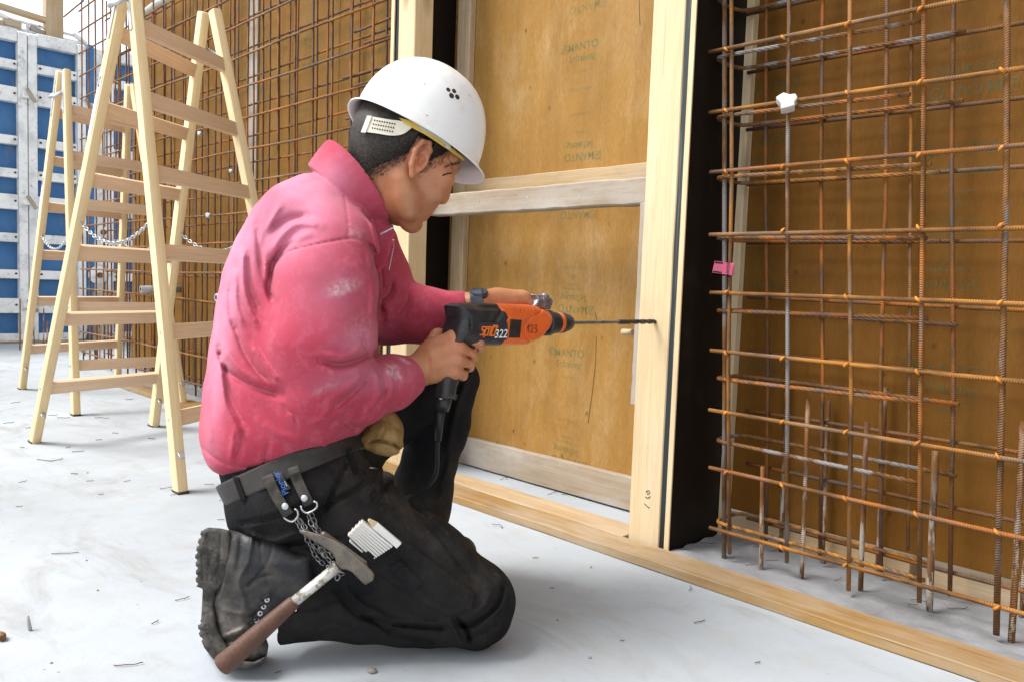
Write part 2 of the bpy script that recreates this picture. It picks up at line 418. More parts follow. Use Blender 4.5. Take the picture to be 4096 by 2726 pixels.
# ================================================================== back shuttering
PLY_Y = 1.95
def sheet(name, x0, x1, z0, z1, mat, parent, y=PLY_Y, th=.021):
    return slab(name, (x0, y, z0), (x1, y+th, z1), mat, parent, 'z', .0015)
back = thing('back_shuttering', 'brown plywood shuttering wall standing behind the rebar and the doorway', 'formwork wall', (-2, PLY_Y, 0))
sh_door = sheet('plywood_sheet', -2.60, -1.115, .002, 2.75, MAT['ply'], back)
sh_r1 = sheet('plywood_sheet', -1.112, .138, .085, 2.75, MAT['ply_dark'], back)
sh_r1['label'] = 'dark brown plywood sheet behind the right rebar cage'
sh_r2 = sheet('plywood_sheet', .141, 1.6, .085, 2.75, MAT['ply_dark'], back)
xs = [-5.72, -4.50, -3.93, -3.14, -2.603]
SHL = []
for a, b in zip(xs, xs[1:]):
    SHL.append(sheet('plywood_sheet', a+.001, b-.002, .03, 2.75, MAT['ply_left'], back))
slab('joint_batten', (-3.99, PLY_Y-.012, .04), (-3.90, PLY_Y-.001, 2.7), MAT['timber_grey'], back, 'z')
slab('foot_beam', (-1.10, PLY_Y+.005, .002), (-.62, PLY_Y+.07, .075), MAT['timber_dirty'], back, 'x')
slab('foot_beam', (-.60, PLY_Y+.012, .002), (.5, PLY_Y+.075, .070), MAT['timber_dirty'], back, 'x')
slab('foot_beam', (.51, PLY_Y+.008, .002), (1.6, PLY_Y+.07, .075), MAT['timber_dirty'], back, 'x')
for (px, py, fl, st) in ((2330, 198, False, True), (2316, 612, True, True), (2300, 845, True, False), (2290, 1222, True, True), (2276, 1425, False, True), (2262, 1828, True, True), (2340, 15, True, False)):
    p = on_y(px, py, PLY_Y-.001); print_block(sh_door, p[0], p[2], fl, PLY_Y-.0015, .026, st)
for (px, py, fl) in ((1905, 60, False), (1888, 700, True), (1880, 1110, False)):
    p = on_y(px, py, PLY_Y-.001); print_block(sh_door, p[0]-.06, p[2], fl, PLY_Y-.0015, .026, False)
for (px, py, fl, st) in ((3862, 335, True, True), (3850, 625, False, True), (3790, 1190, True, True), (3050, 330, True, False), (3035, 585, False, True), (3005, 1110, True, True), (3010, 1480, False, False), (3780, 1500, False, False)):
    p = on_y(px, py, PLY_Y-.001); print_block(sh_r1, p[0], p[2], fl, PLY_Y-.0015, .030, False)
for k in range(12):
    p = [(1520, 60), (1490, 200), (1245, 160), (1240, 250), (1210, 420), (1015, 180), (1000, 320), (870, 250), (850, 480), (760, 300), (1480, 330), (1190, 520)][k]
    q = on_y(p[0], p[1], PLY_Y-.001)
    par = min(SHL, key=lambda s: abs(wmat(s).translation.x-q[0]))
    print_block(par, q[0], q[2], k % 2 == 1, PLY_Y-.0015, .028, k % 3 == 0)

# ================================================================== doorway box-out
door = thing('doorway_box_out', 'pale timber doorway frame with cross rail nailed against the shuttering', 'door formwork', (-1.8, 1.7, 0))
slab('post', (-1.238, 1.685, .002), (-1.141, 1.765, 2.75), MAT['timber'], door, 'z', .0025, .0008, 20)['label'] = 'bright pale right-hand post where the drill bit enters'
slab('sealing_strip', (-1.1405, 1.687, .002), (-1.1235, 1.765, 2.75), MAT['seal'], door, 'z', .001, .0006, 20)
slab('stop_sheet', (-1.118, 1.684, .002), (-1.1105, 1.9405, 2.75), MAT['black_ply'], door, 'z', .0)
slab('sheet_edge', (-1.1230, 1.6835, .002), (-1.1195, 1.69, 2.75), MAT['ply_edge'], door, 'z', .0)
slab('sheet_edge', (-1.1195, 1.6795, .002), (-1.1065, 1.6838, 2.75), MAT['ply_edge'], door, 'z', .0)
slab('end_batten', (-1.1103, 1.922, .003), (-1.088, 1.9485, 2.75), MAT['timber'], door, 'z', .001)
slab('post', (-2.333, 1.685, .002), (-2.238, 1.765, 2.75), MAT['timber'], door, 'z', .0025, .0008, 20)['label'] = 'left-hand post of the doorway behind the white helmet'
slab('sealing_strip', (-2.352, 1.687, .002), (-2.3335, 1.765, 2.75), MAT['seal'], door, 'z', .001)
slab('stop_sheet', (-2.3665, 1.684, .002), (-2.3525, 1.9485, 2.75), MAT['black_ply'], door, 'z', .0)
slab('sheet_edge', (-2.368, 1.679, .002), (-2.3505, 1.6838, 2.75), MAT['ply_edge'], door, 'z', .0)
# lining that closes the left jamb between post and back batten
slab('stop_sheet', (-2.349, 1.767, .002), (-2.335, 1.9485, 2.75), MAT['black_ply'], door, 'z', .0)
slab('batten', (-2.29, 1.921, .003), (-2.222, 1.9490, 2.75), MAT['timber_dirty'], door, 'z', .002, .0006, 16)
slab('foot_board', (-2.200, 1.9245, .006), (-1.120, 1.9488, .108), MAT['timber_grey'], door, 'x', .002, .0008, 16)
slab('batten', (-2.2215, 1.930, .003), (-2.2015, 1.9490, .13), MAT['timber_dirty'], door, 'z', .002)
slab('cross_rail', (-2.237, 1.7655, .911), (-1.2385, 1.820, .984), MAT['timber_grey'], door, 'x', .004, .0015, 22)['label'] = 'grey weathered cross rail spanning the doorway'
slab('cross_board', (-2.2205, 1.9255, 1.000), (-1.125, 1.9490, 1.052), MAT['timber_dirty'], door, 'x', .002, .0008, 14)
slab('edge_batten', (-1.262, 1.700, .372), (-1.2387, 1.760, .905), MAT['timber_grey'], door, 'z', .002, .001, 14)
p1_, p2_ = on_y(2490, 1328, 1.735), on_y(2530, 1329, 1.735)
link('dowel', tube_mesh([p1_, p2_], .009, 12), MAT['timber_dirty'], door)
# nails and pencil marks
def nail(parent, x, y, z, r=.003):
    link('nail', tube_mesh([(x, y, z), (x, y-.0015, z)], r, 8), MAT['grey_tube'], parent)
for px, py, y in ((1957, 1811, 1.9240), (2318, 792, 1.7648), (2110, 790, 1.7648), (1915, 805, 1.7648), (1860, 55, 1.9205), (1886, 60, 1.9205), (1847, 262, 1.9205)):
    q = on_y(px, py, y); nail(door, q[0], y, q[2])
def stroke(parent, pts, y, r=.0011, mat='wire'):
    link('pencil_mark', tube_mesh([(*on_y(px, py, y),) for px, py in pts], r, 5), MAT[mat], parent)
stroke(door, [(2577, 2012), (2590, 2024), (2598, 2029)], 1.6848)
stroke(door, [(2581, 1985), (2592, 1990), (2601, 1983)], 1.6848)
stroke(door, [(2585, 1962), (2596, 1960), (2600, 1968), (2590, 1975), (2585, 1962)], 1.6848)
for pts in ([(2385, 1345), (2382, 1450), (2370, 1560), (2352, 1690)], [(2556, 0), (2560, 100)], [(2380, 1250), (2392, 1300)]):
    stroke(sh_door, pts, PLY_Y-.0005, .0008)

# ================================================================== rebar
def lean(x, z): return x - .062*(z-.72)
BAR = {}
def bar_mesh(L, r, n=7):
    k = (round(L, 2), r)
    if k not in BAR:
        rr = random.Random(int(L*1000+r*1e5))
        bm = bmesh.new(); m = 5
        add_tube(bm, [(rr.uniform(-1, 1)*.0015*L, rr.uniform(-1, 1)*.0015*L, L*i/m) for i in range(m+1)], r, n); BAR[k] = mesh_of(bm)
    return BAR[k]
def bar(name, a, b, r, mat, parent):
    a, b = Vector(a), Vector(b); d = b-a
    me = bar_mesh(d.length, r)
    o = bpy.data.objects.new(name, me); COL.objects.link(o)
    M = frame(a, d); M = M @ Matrix.Rotation(rnd.uniform(0, 6.28), 4, 'Z')
    if len(me.materials) == 0: me.materials.append(mat)
    o.material_slots[0].link = 'OBJECT'; o.material_slots[0].material = mat
    if parent: o.parent = parent; M = wmat(parent).inverted() @ M
    l, q, s = M.decompose(); o.location = l; o.rotation_euler = q.to_euler(); return o
def pick(*names): return MAT[rnd.choice(names)]
R8, R6, R5 = .0062, .0050, .0042
cage = thing('rebar_cage', 'rusty reinforcement cage of the wall right of the doorway', 'rebar cage', (-.3, 1.75, 0))
ZL = [.089+.1475*k for k in range(14)]
ties = bmesh.new()
def tie_at(x, y, z, s=1.0):
    a = rnd.choice((-1, 1))*rnd.uniform(.6, 1.0)
    add_tube(ties, [(x-.0060*s*a, y-.003, z-.0060*s), (x-.002*a, y-.0072*s, z-.002), (x+.002*a, y-.0074*s, z+.002), (x+.0060*s*a, y-.003, z+.0060*s)], [.0016, .0034, .0034, .0016], 6)
VX = [-1.017+.1475*k for k in range(18)]
for k, z in enumerate(ZL):
    dz = rnd.uniform(-.003, .003)
    bar('horizontal_bar', (lean(-1.065, z), 1.7375, z+dz), (1.6, 1.7375, z-.004+rnd.uniform(-.004, .004)), R6, pick('rust_bright', 'rust_bright', 'rust_mid'), cage)
    bar('horizontal_bar', (lean(-1.06, z), 1.913, z-.012+dz), (1.6, 1.913, z-.017), R6, pick('rust_dark', 'rust_mid'), cage)
for k, x in enumerate(VX):
    m = 'rust_bright' if k % 3 != 1 else 'steel_bar'
    if k == 0: m = 'rust_bright'
    bar('vertical_bar', (lean(x, .02), 1.7505, .03+.02*(k % 2)), (lean(x, 2.3), 1.7505, 2.35), R6 if k != 4 else R8, MAT[m] if k != 3 else MAT['rust_mid'], cage)
    for z in ZL:
        if rnd.random() < .8: tie_at(lean(x, z), 1.7375, z)
bar('vertical_bar', (lean(-1.040, .0), 1.764, .004), (lean(-1.040, 2.3), 1.764, 2.35), R8, MAT['steel_bar'], cage)
for k in range(18):
    x = -.998+.146*k
    bar('vertical_bar', (lean(x, .02), 1.900, .03), (lean(x, 2.3), 1.900, 2.35), R6, pick('rust_mid', 'rust_dark', 'rust_mid'), cage)
for k in range(8):
    x = -.658+.292*k
    bar('vertical_bar', (lean(x, .05), 1.924, .10), (lean(x, 2.3), 1.924, 2.35), R5, MAT['rust_bright'], cage)
def u_bar(z, x0, legs, y0, y1, mat, parent, dz=0.0):
    pts = [(x0+legs[0], y0, z+dz)] + [(x0+legs[0]*f, y0, z+dz*f) for f in (.7, .4, .12)]
    cy = (y0+y1)/2; ry = (y1-y0)/2
    for k in range(0, 9):
        a = math.pi*k/8; pts.append((x0-.035*math.sin(a)**.6 if 0 < k < 8 else x0, cy-ry*math.cos(a), z))
    pts += [(x0+legs[1]*f, y1, z-.006*f) for f in (.12, .4, .7, 1.0)]
    me = tube_mesh(pts, R6, 8); return link('u_bar', me, mat, parent)
UZ = [.099, .306, .463, .633, .815, .965, 1.115, 1.262, 1.41, 1.56, 1.7, 1.85]
for k, z in enumerate(UZ):
    u_bar(z, lean(-1.035, z), (.44+rnd.uniform(-.02, .04), .47+rnd.uniform(-.03, .05)), 1.7575, 1.889, pick('rust_mid', 'rust_bright', 'rust_dark') if k not in (1, 7, 8) else MAT['steel_bar'], cage, rnd.uniform(-.01, .012))
bm_ = ties; tag(link('tie_wire', mesh_of(bm_), MAT['tie'], cage), kind='stuff')

# starter bars in the right strip
for k, (px, py, h, r) in enumerate(((3043, 2290, .26, .0055), (3155, 2205, .47, .0055), (3205, 2335, .44, .0055), (3325, 2250, .42, .0055),
        (3440, 2390, .40, .0058), (3550, 2305, .47, .0055), (3715, 2475, .36, .0072), (4045, 2590, .45, .0065), (4085, 2500, .5, .0055))):
    p = on_z(px, py, .0); o = bar('starter_bar', (p[0], max(min(p[1], 1.93), 1.69), .002), (p[0]-.012, max(min(p[1], 1.93), 1.69), .002+h), r, MAT['starter'], None)
    o['_px'] = px

ORD = ['first', 'second', 'third', 'fourth', 'fifth', 'sixth', 'seventh', 'eighth', 'ninth', 'tenth', 'eleventh', 'twelfth']
sb = sorted([o for o in COL.objects if '_px' in o], key=lambda o: o['_px'])
for k, o in enumerate(sb):
    tag(o, 'rusty starter bar, %s from the black end sheet inside the right cage' % ORD[k], 'starter bar', 'starter bars inside the right cage'); del o['_px']
# left cage, along the wall behind the ladders
cageL = thing('rebar_cage', 'long rusty reinforcement cage left of the doorway, behind the stepladders', 'rebar cage', (-4.3, 1.75, 0))
x0, x1 = -6.12, -2.40
for k in range(17):
    z = .089+.1475*k
    for y, ms in ((1.7375, ('rust_bright', 'rust_mid', 'rust_bright')), (1.913, ('rust_dark', 'rust_mid'))):
        zz = z if y < 1.8 else z-.02
        bar('horizontal_bar', (x0 + (0 if y < 1.8 else -.03), y, zz+rnd.uniform(-.004, .004)), (x1, y, zz+rnd.uniform(-.006, .006)), R6, MAT[rnd.choice(ms)], cageL)
k = 0; x = -6.10
while x < x1-.03:
    bar('vertical_bar', (x, 1.7505, .02), (x-.03, 1.7505, 2.55), R6, pick('rust_mid', 'rust_bright', 'rust_dark'), cageL)
    xr = x+.03*math.sin(k*2.1)+.045
    bar('vertical_bar', (xr, 1.900, .02), (xr-.03, 1.900, 2.55), R6, pick('rust_mid', 'rust_dark'), cageL)
    if k % 4 == 1: bar('vertical_bar', (x+.075, 1.925, .02), (x+.05, 1.925, 2.55), R5, MAT['rust_mid'], cageL)
    x += .1475; k += 1
for k in range(14):
    z = .16+.165*k
    a = -2.78+rnd.uniform(-.05, .05)
    bar('lap_bar', (a, 1.763, z), (-2.40, 1.763, z+rnd.uniform(-.01, .02)), R6, MAT['rust_dark'], cageL)
    bar('lap_bar', (a-.12, 1.888, z+.01), (-2.40, 1.888, z+rnd.uniform(-.01, .02)), R6, MAT['rust_dark'], cageL)
bar('lap_bar', on_y(255, 68, 1.7), on_y(335, 2, 1.72), R6, MAT['rust_dark'], cageL)
r_ = random.Random(11)
for k in range(34):
    x = -4.15+.052*k+r_.uniform(-.02, .02); y = r_.uniform(1.76, 1.89); h = r_.uniform(.3, .5)
    o = bar('starter_bar', (x, y, .002), (x+r_.uniform(-.02, .02), y, .002+h), R6, MAT['starter'], None)
    tag(o, 'rusty starter bar splashed with cement, rising inside the left cage behind the ladders', 'starter bar', 'starter bars inside the left cage')
for k in range(30):
    x = -6.35+.05*k+r_.uniform(-.03, .03) if k < 18 else -7.5+r_.uniform(0, 1.2); y = r_.uniform(1.85, 2.1) if k < 18 else r_.uniform(1.6, 2.3); h = r_.uniform(.25, .5)
    o = bar('starter_bar', (x, y, .002), (x+r_.uniform(-.03, .03), y+r_.uniform(-.02, .02), .002+h), R6, MAT['starter'], None)
    tag(o, 'cement-splashed starter bar rising beyond the end of the left cage, near the blue panels', 'starter bar', 'starter bars beyond the left cage')

# spacers, tubes, tag
def spacer(px, py, y, lab, s=1.0, mat='spacer'):
    p = on_y(px, py, y)
    star = [(-.024, .010), (-.006, .020), (.006, .013), (.020, .013), (.024, .002), (.016, -.008), (.018, -.016), (.002, -.019), (-.014, -.020), (-.012, -.008)]
    o = link('bar_spacer', prism([(a*s, b*s) for a, b in star], .032*s, .0035), MAT[mat], None, frame(Vector(p), (.40, -.88, .25), (.9, .4, .1)))
    tag(o, lab, 'spacer')
spacer(3147, 412, 1.728, 'white star-shaped plastic spacer clipped on the right cage beside the black sheet', 1.0)
spacer(800, 535, 1.73, 'grey plastic spacer on the left cage, high between the ladder rails', .6, 'grey_tube')
spacer(925, 685, 1.73, 'grey plastic spacer on the left cage, just left of the ladder rail above the man', .5, 'grey_tube')
spacer(835, 862, 1.73, 'grey star-shaped spacer on the left cage above the ladder chain', .7, 'grey_tube')
def wall_tube(px, py, lab):
    p = on_y(px, py, 1.70)
    me = tube_mesh([(0, 0, 0), (0, 0, .24)], .021, 16)
    t = thing('tie_tube', lab, 'tube', p)
    link('tube', me, MAT['grey_tube'], t, frame(Vector(p), (0, 1, .02)))
    link('bore', tube_mesh([(0, 0, -.001), (0, 0, .004)], .011, 14), MAT['wire'], t, frame(Vector(p), (0, 1, .02)))
wall_tube(562, 1157, 'grey plastic tie tube through the cage, between the rails of the nearer ladder')
wall_tube(864, 1190, 'grey plastic tie tube sticking out of the cage beside the back of the pink sweater')
p = on_y(600, 30, 1.80)
tag(link('wall_conduit', tube_mesh([on_y(565, 62, 1.82), on_y(620, 20, 1.82), on_y(700, -20, 1.82)], .02, 12), MAT['spacer']), 'white conduit pipe threaded through the top of the left cage', 'pipe')
# pink paper tag
tg = thing('paper_tag', 'pink paper tag folded round a bar of the right cage', 'tag', on_y(2890, 1065, 1.742))
MAT['pink_paper'] = plain('pink_paper', (.72, .16, .27), .7, 0, .2, .08)
MAT['white_paper'] = plain('white_paper', (.8, .8, .82), .7, 0, .2, .03)
MAT['ink'] = plain('black_ink', (.03, .03, .04), .6, 0, .2, .1)
def quad(pts):
    bm = bmesh.new(); bm.faces.new([bm.verts.new(p) for p in pts])
    r = bmesh.ops.solidify(bm, geom=bm.faces[:], thickness=.0006); return mesh_of(bm)
q = lambda px, py, y: tuple(on_y(px, py, y))
link('pink_flap', quad([q(2859, 1044, 1.730), q(2930, 1052, 1.728), q(2926, 1102, 1.728), q(2848, 1091, 1.730)]), MAT['pink_paper'], tg)
link('white_flap', quad([q(2857, 1085, 1.734), q(2928, 1092, 1.734), q(2924, 1104, 1.734), q(2857, 1101, 1.734)]), MAT['white_paper'], tg)
link('pink_flap', tube_mesh([q(2925, 1052, 1.7505), q(2922, 1103, 1.7505)], .0078, 10), MAT['pink_paper'], tg)
link('print', quad([q(2860, 1046, 1.7290), q(2893, 1050, 1.7280), q(2892, 1056, 1.7280), q(2859, 1052, 1.7290)]), MAT['ink'], tg)
link('print', quad([q(2851, 1083, 1.7290), q(2887, 1088, 1.7280), q(2886, 1093, 1.7280), q(2850, 1088, 1.7290)]), MAT['ink'], tg)
me = text_mesh('B024A', .012); mm = frame(Vector(q(2905, 1075, 1.7265)), (0, -1, 0), (0, 0, -1)); link('print', me, MAT['ink'], tg, mm)
# ================================================================== stepladders
def ext(p, q, z):
    p, q = np.array(p), np.array(q); return p + (q-p)*((z-p[2])/(q[2]-p[2]))
MAT['zinc'] = plain('zinc_plate', (.55, .57, .60), .38, .85, .5, .15, 30)
MAT['sticker_white'] = plain('sticker_white', (.78, .78, .76), .4, 0, .4, .03)
MAT['sticker_green'] = plain('sticker_green', (.18, .36, .06), .4, 0, .4, .03)
MAT['sticker_violet'] = plain('sticker_violet', (.11, .04, .20), .4, 0, .4, .03)
MAT['galv'] = plain('galvanised_chain', (.50, .52, .54), .35, .8, .5, .2, 60)
def rail(foot, top, t, w=.050, d=.034, over=.0):
    foot, top = Vector(foot), Vector(top)
    L = (top-foot).length
    me = box_mesh(d, w, L, .009, 2)
    return link('rail', me, MAT['pine'], t, frame(foot, top-foot, (0, 1, 0)))
def lerp_z(r, z):
    p, q = np.array(r[0]), np.array(r[1]); return p+(q-p)*((z-p[2])/(q[2]-p[2]))
def chain_mesh(pts, link_l=.020, link_w=.011, r=.0019):
    """oval links along a polyline"""
    bm = bmesh.new(); P = [Vector(p) for p in pts]
    d = [0]
    for a, b in zip(P, P[1:]): d.append(d[-1]+(b-a).length)
    n = max(2, int(d[-1]/(link_l*.78)))
    for k in range(n):
        s = d[-1]*(k+.5)/n
        i = max(j for j in range(len(d)-1) if d[j] <= s); f = (s-d[i])/(d[i+1]-d[i])
        c = P[i].lerp(P[i+1], f); t = (P[i+1]-P[i]).normalized()
        u = Vector((0, 0, 1)).cross(t)
        u = u.normalized() if u.length > .05 else Vector((1, 0, 0)); v = t.cross(u)
        a = .45 if k % 2 else .45+math.pi/2
        sd = u*math.cos(a)+v*math.sin(a)
        ring = []
        for q in range(12):
            th = 2*math.pi*q/12
            ring.append(c + t*(link_l/2*math.cos(th)) + sd*(link_w/2*math.sin(th)))
        add_tube(bm, ring, r, 5, True)
    return mesh_of(bm)
def ladder(lab, nA, nB, fA, fB, zs, sticker):
    """nA = (foot, top) of the near rail of half A, and so on"""
    c = (np.array(nA[0])+np.array(nB[0])+np.array(fA[0])+np.array(fB[0]))/4
    t = thing('stepladder', lab, 'stepladder', (c[0], c[1], 0), 'wooden stepladders')
    for r in (nA, nB, fA, fB): rail(r[0], r[1], t)
    for n_, f_ in ((nA, fA), (nB, fB)):
        up = Vector(n_[1])-Vector(n_[0])
        for k, z in enumerate(zs):
            a, b = Vector(lerp_z(n_, z)), Vector(lerp_z(f_, z))
            dirn = (b-a).normalized(); a = a + dirn*.014; b = b - dirn*.014
            L = (b-a).length
            me = box_mesh(.050, .023, L, .003, 2)
            link('rung', me, MAT['beech'], t, frame(a, b-a, up))
            nn = Vector((0, 0, 1)).cross(dirn)
            for p, s in ((n_, -1), (f_, 1)):
                q = Vector(lerp_z(p, z)) + dirn*(s*.0172)
                link('bolt_head', tube_mesh([q, q+dirn*(s*.003)], .006, 10), MAT['zinc'], t)
    # hinge straps and the bow between the two near rails, and on the far side
    for a_, b_ in ((nA, nB), (fA, fB)):
        for r in (a_, b_):
            p, q = lerp_z(r, r[1][2]-.02), lerp_z(r, r[1][2]-.22)
            s = -1 if a_ is nA else 1
            off = np.array((0, s*.0185, 0))
            d = Vector(q)-Vector(p)
            link('hinge_strap', box_mesh(.022, .003, d.length, .001), MAT['zinc'], t, frame(Vector(p+off), d, (1, 0, 0)))
        za = a_[1][2]-.115
        p, q = lerp_z(a_, za), lerp_z(b_, za); m = (p+q)/2 + np.array((0, (-.05 if a_ is nA else .05), -.02))
        link('hinge_bow', tube_mesh([p+(0, -.02 if a_ is nA else .02, 0), (p+m)/2+(0, -.018 if a_ is nA else .018, -.012), m, (q+m)/2+(0, -.018 if a_ is nA else .018, -.012), q+(0, -.02 if a_ is nA else .02, 0)], .008, 8), MAT['zinc'], t)
    # spreader chains
    for a_, b_ in ((nA, nB), (fA, fB)):
        z = zs[3]+.112
        p, q = lerp_z(a_, z), lerp_z(b_, z)
        pts = []
        for k in range(13):
            f = k/12; pts.append(p+(q-p)*f - np.array((0, 0, .085*4*f*(1-f))))
        link('chain', chain_mesh(pts), MAT['galv'], t)
    for r in (nA, nB, fA, fB):
        q = lerp_z(r, .13)
        link('foot_clip', box_mesh(.003, .016, .030, .001), MAT['zinc'], t, frame(Vector(q)+Vector((.024, 0, .0)), (.75, 0, -.5)))
        link('foot_pad', box_mesh(.036, .052, .008, .002), MAT['wire'], t, frame(Vector(lerp_z(r, .0005)), (0, 0, 1), (0, 1, 0)))
    # sticker on near rail of half B
    for z, hh in ((sticker, .20),):
        p, q = lerp_z(nB, z), lerp_z(nB, z-hh)
        d = Vector(q-p); off = Vector((0, -.0175, 0))
        link('sticker', box_mesh(.030, .001, d.length), MAT['sticker_white'], t, frame(Vector(p)+off, d, (1, 0, 0)))
        fr = frame(Vector(p)+off+Vector((0, -.0006, 0)), d, (1, 0, 0))
        for (x0, z0, x1, z1, m) in ((-.010, .012, .010, .020, 'sticker_green'), (.003, .012, .010, .04, 'sticker_green'), (-.010, .02, -.003, .05, 'sticker_violet'), (-.010, .042, .008, .05, 'sticker_violet'), (-.01, .056, .008, .058, 'ink'), (-.01, .062, .006, .064, 'ink')):
            me = box_mesh(x1-x0, .0006, z1-z0)
            link('sticker_mark', me, MAT[m], t, fr @ Matrix.Translation(((x0+x1)/2, 0, z0)))
    return t
f_ = lambda px, py: on_z(px, py)
nA = f_(722, 1968); nB = f_(138, 1768); fB = f_(615, 1703); fA = f_(1200, 1795)
TOPZ = 1.655
L1 = dict(nA=(nA, ext(nA, on_y(537, 0, .925), TOPZ)), nB=(nB, ext(nB, on_y(487, 0, .915), TOPZ)),
          fA=(fA, on_y(858, 40, 1.30)), fB=(fB, on_y(815, 48, 1.295)))
def z_on(r, py):
    best = None
    for k in range(200):
        p = r[0]+(np.array(r[1])-r[0])*k/199; c = AX @ (p-CAMPOS); y = CY-LENS_PX*c[1]/c[2]
        if best is None or abs(y-py) < best[0]: best = (abs(y-py), p[2])
    return best[1]
ZS = [z_on(L1['nA'], y) for y in (98, 389, 694, 1008, 1333, 1677)]
ladder('nearer wooden stepladder, standing between the kneeling man and the blue panels', L1['nA'], L1['nB'], L1['fA'], L1['fB'], ZS, 1.33)
nA = f_(303, 1660); nB = f_(88, 1555); fA = f_(733, 1625); fB = f_(470, 1513)
L2 = dict(nA=(nA, on_x(265, 283, -4.47)), nB=(nB, on_x(241, 285, -4.50)), fA=(fA, on_x(535, 343, -4.60)), fB=(fB, on_x(515, 339, -4.63)))
h2 = [z/TOPZ*L2['nA'][1][2] for z in ZS]
ladder('farther wooden stepladder, half hidden behind the nearer one', L2['nA'], L2['nB'], L2['fA'], L2['fB'], h2, 1.15)

# ================================================================== blue frame panels in the background
MAT['blue_face'] = None
n = NT('blue_panel_face')
c_ = n.mix(n.ramp(n.noise(3.2, 6, .65), [(.42, 0.0), (.68, 1.0)]), (.030, .135, .33), (.055, .17, .36))
c_ = n.mix(n.math('MULTIPLY', n.ramp(n.noise((6, 6, 4), 6, .7), [(.56, 0.0), (.72, 1.0)]), .55), c_, (.17, .20, .21))
c_ = n.mix(n.math('MULTIPLY', n.ramp(n.voro(9), [(.05, 1.0), (.11, 0.0)]), .7), c_, (.03, .035, .05))
MAT['blue_face'] = n.done(c_, .5, 0, .4)
n = NT('worn_white_frame')
c_ = n.mix(n.ramp(n.noise(7, 6, .65), [(.46, 0.0), (.66, 1.0)]), (.80, .80, .79), (.56, .57, .57))
c_ = n.mix(n.math('MULTIPLY', n.ramp(n.noise(15, 6, .72), [(.55, 0.0), (.70, 1.0)]), .7), c_, (.24, .20, .16))
n.bump(n.noise(40, 4), .4, .002)
MAT['frame_white'] = n.done(c_, .6, 0, .4)
PX = -8.03
HZ = [2.675, 2.42, 2.17, 1.775, 1.49, 1.245, .93, .61, .335, .035]
def panel(lab, y0, y1, px=PX):
    t = thing('frame_panel', lab, 'formwork panel', (px, (y0+y1)/2, 0), 'blue formwork panels')
    slab('face_sheet', (px-.115, y0+.002, .03), (px-.095, y1-.002, 2.69), MAT['blue_face'], t, 'z')
    for y in (y0+.036, y1-.036):
        slab('edge_profile', (px-.094, y-.035, .02), (px, y+.035, 2.70), MAT['frame_white'], t, 'z', .006)
        for z in HZ[1:-1]:
            link('hole', tube_mesh([(px-.002, y+(-.062 if y > (y0+y1)/2 else .062), z), (px-.020, y+(-.062 if y > (y0+y1)/2 else .055), z)], .009, 8), MAT['wire'], t)
    for k, z in enumerate(HZ):
        hh = .075 if k in (2, 5, 8) else (.06 if k in (0, 9) else .045)
        slab('cross_profile', (px-.094, y0+.072, z-hh), (px-.012, y1-.072, z+hh*.75), MAT['frame_white'], t, 'y', .005)
    return t
panel('blue formwork panel with white frame, cut by the left edge of the photo', .965, 1.864)
panel('narrow blue formwork panel with white frame behind the farther ladder', 1.868, 2.335)
panel('blue formwork panel with white frame seen through the end of the left cage', 2.50, 3.40)
panel('farthest-right blue formwork panel, hidden mostly behind the rusty cage', 3.404, 4.30)
panel('blue formwork panel with white frame left of the photo', .06, .961)
t = thing('corner_panel', 'blue-grey steel corner profile between two blue formwork panels', 'formwork panel', (PX, 2.42, 0))
slab('edge_profile', (PX-.10, 2.339, .02), (PX+.0, 2.40, 2.72), MAT['blue_face'], t, 'z', .005)
slab('edge_profile', (PX-.10, 2.403, .02), (PX-.02, 2.496, 2.70), MAT['frame_white'], t, 'z', .005)
for ys, nm in ((1.866, 'seam left of the ladders'), (2.337, 'seam behind the rusty cage')):
    for z in (2.17, 1.245, .335):
        t = thing('panel_clamp', 'dirty steel clamp across the %s, at %s height' % (nm, {2.17: 'top', 1.245: 'middle', .335: 'low'}[z]), 'clamp', (PX, ys, z), 'clamps on the panel seams')
        link('jaw', box_mesh(.035, .10, .05, .008, 2), MAT['frame_white'], t, Matrix.Translation((PX+.018, ys, z-.03)))
        link('wedge', box_mesh(.02, .03, .13, .004), MAT['timber_grey'], t, frame(Vector((PX+.045, ys-.02, z+.05)), (0, .5, -.8)))
for z, y, lab in ((1.02, 2.46, 'round white anchor plate seen through the cage, upper one'), (.62, 2.43, 'large round white anchor plate seen through the cage, lower one'), (1.52, 2.40, 'small round anchor plate high on the corner profile')):
    t = thing('anchor_plate', lab, 'anchor plate', (PX, y, z), 'anchor plates of the formwork ties')
    r = .085 if z < .7 else .06
    M_ = frame(Vector((PX+.004, y, z)), (1, 0, 0))
    link('plate', lathe_mesh([(0, r), (.012, r), (.02, r*.7), (.03, r*.35), (.05, r*.3)], 20), MAT['frame_white'], t, M_)
    link('nut', lathe_mesh([(.05, .028), (.085, .026)], 6), MAT['rust_mid'], t, M_)
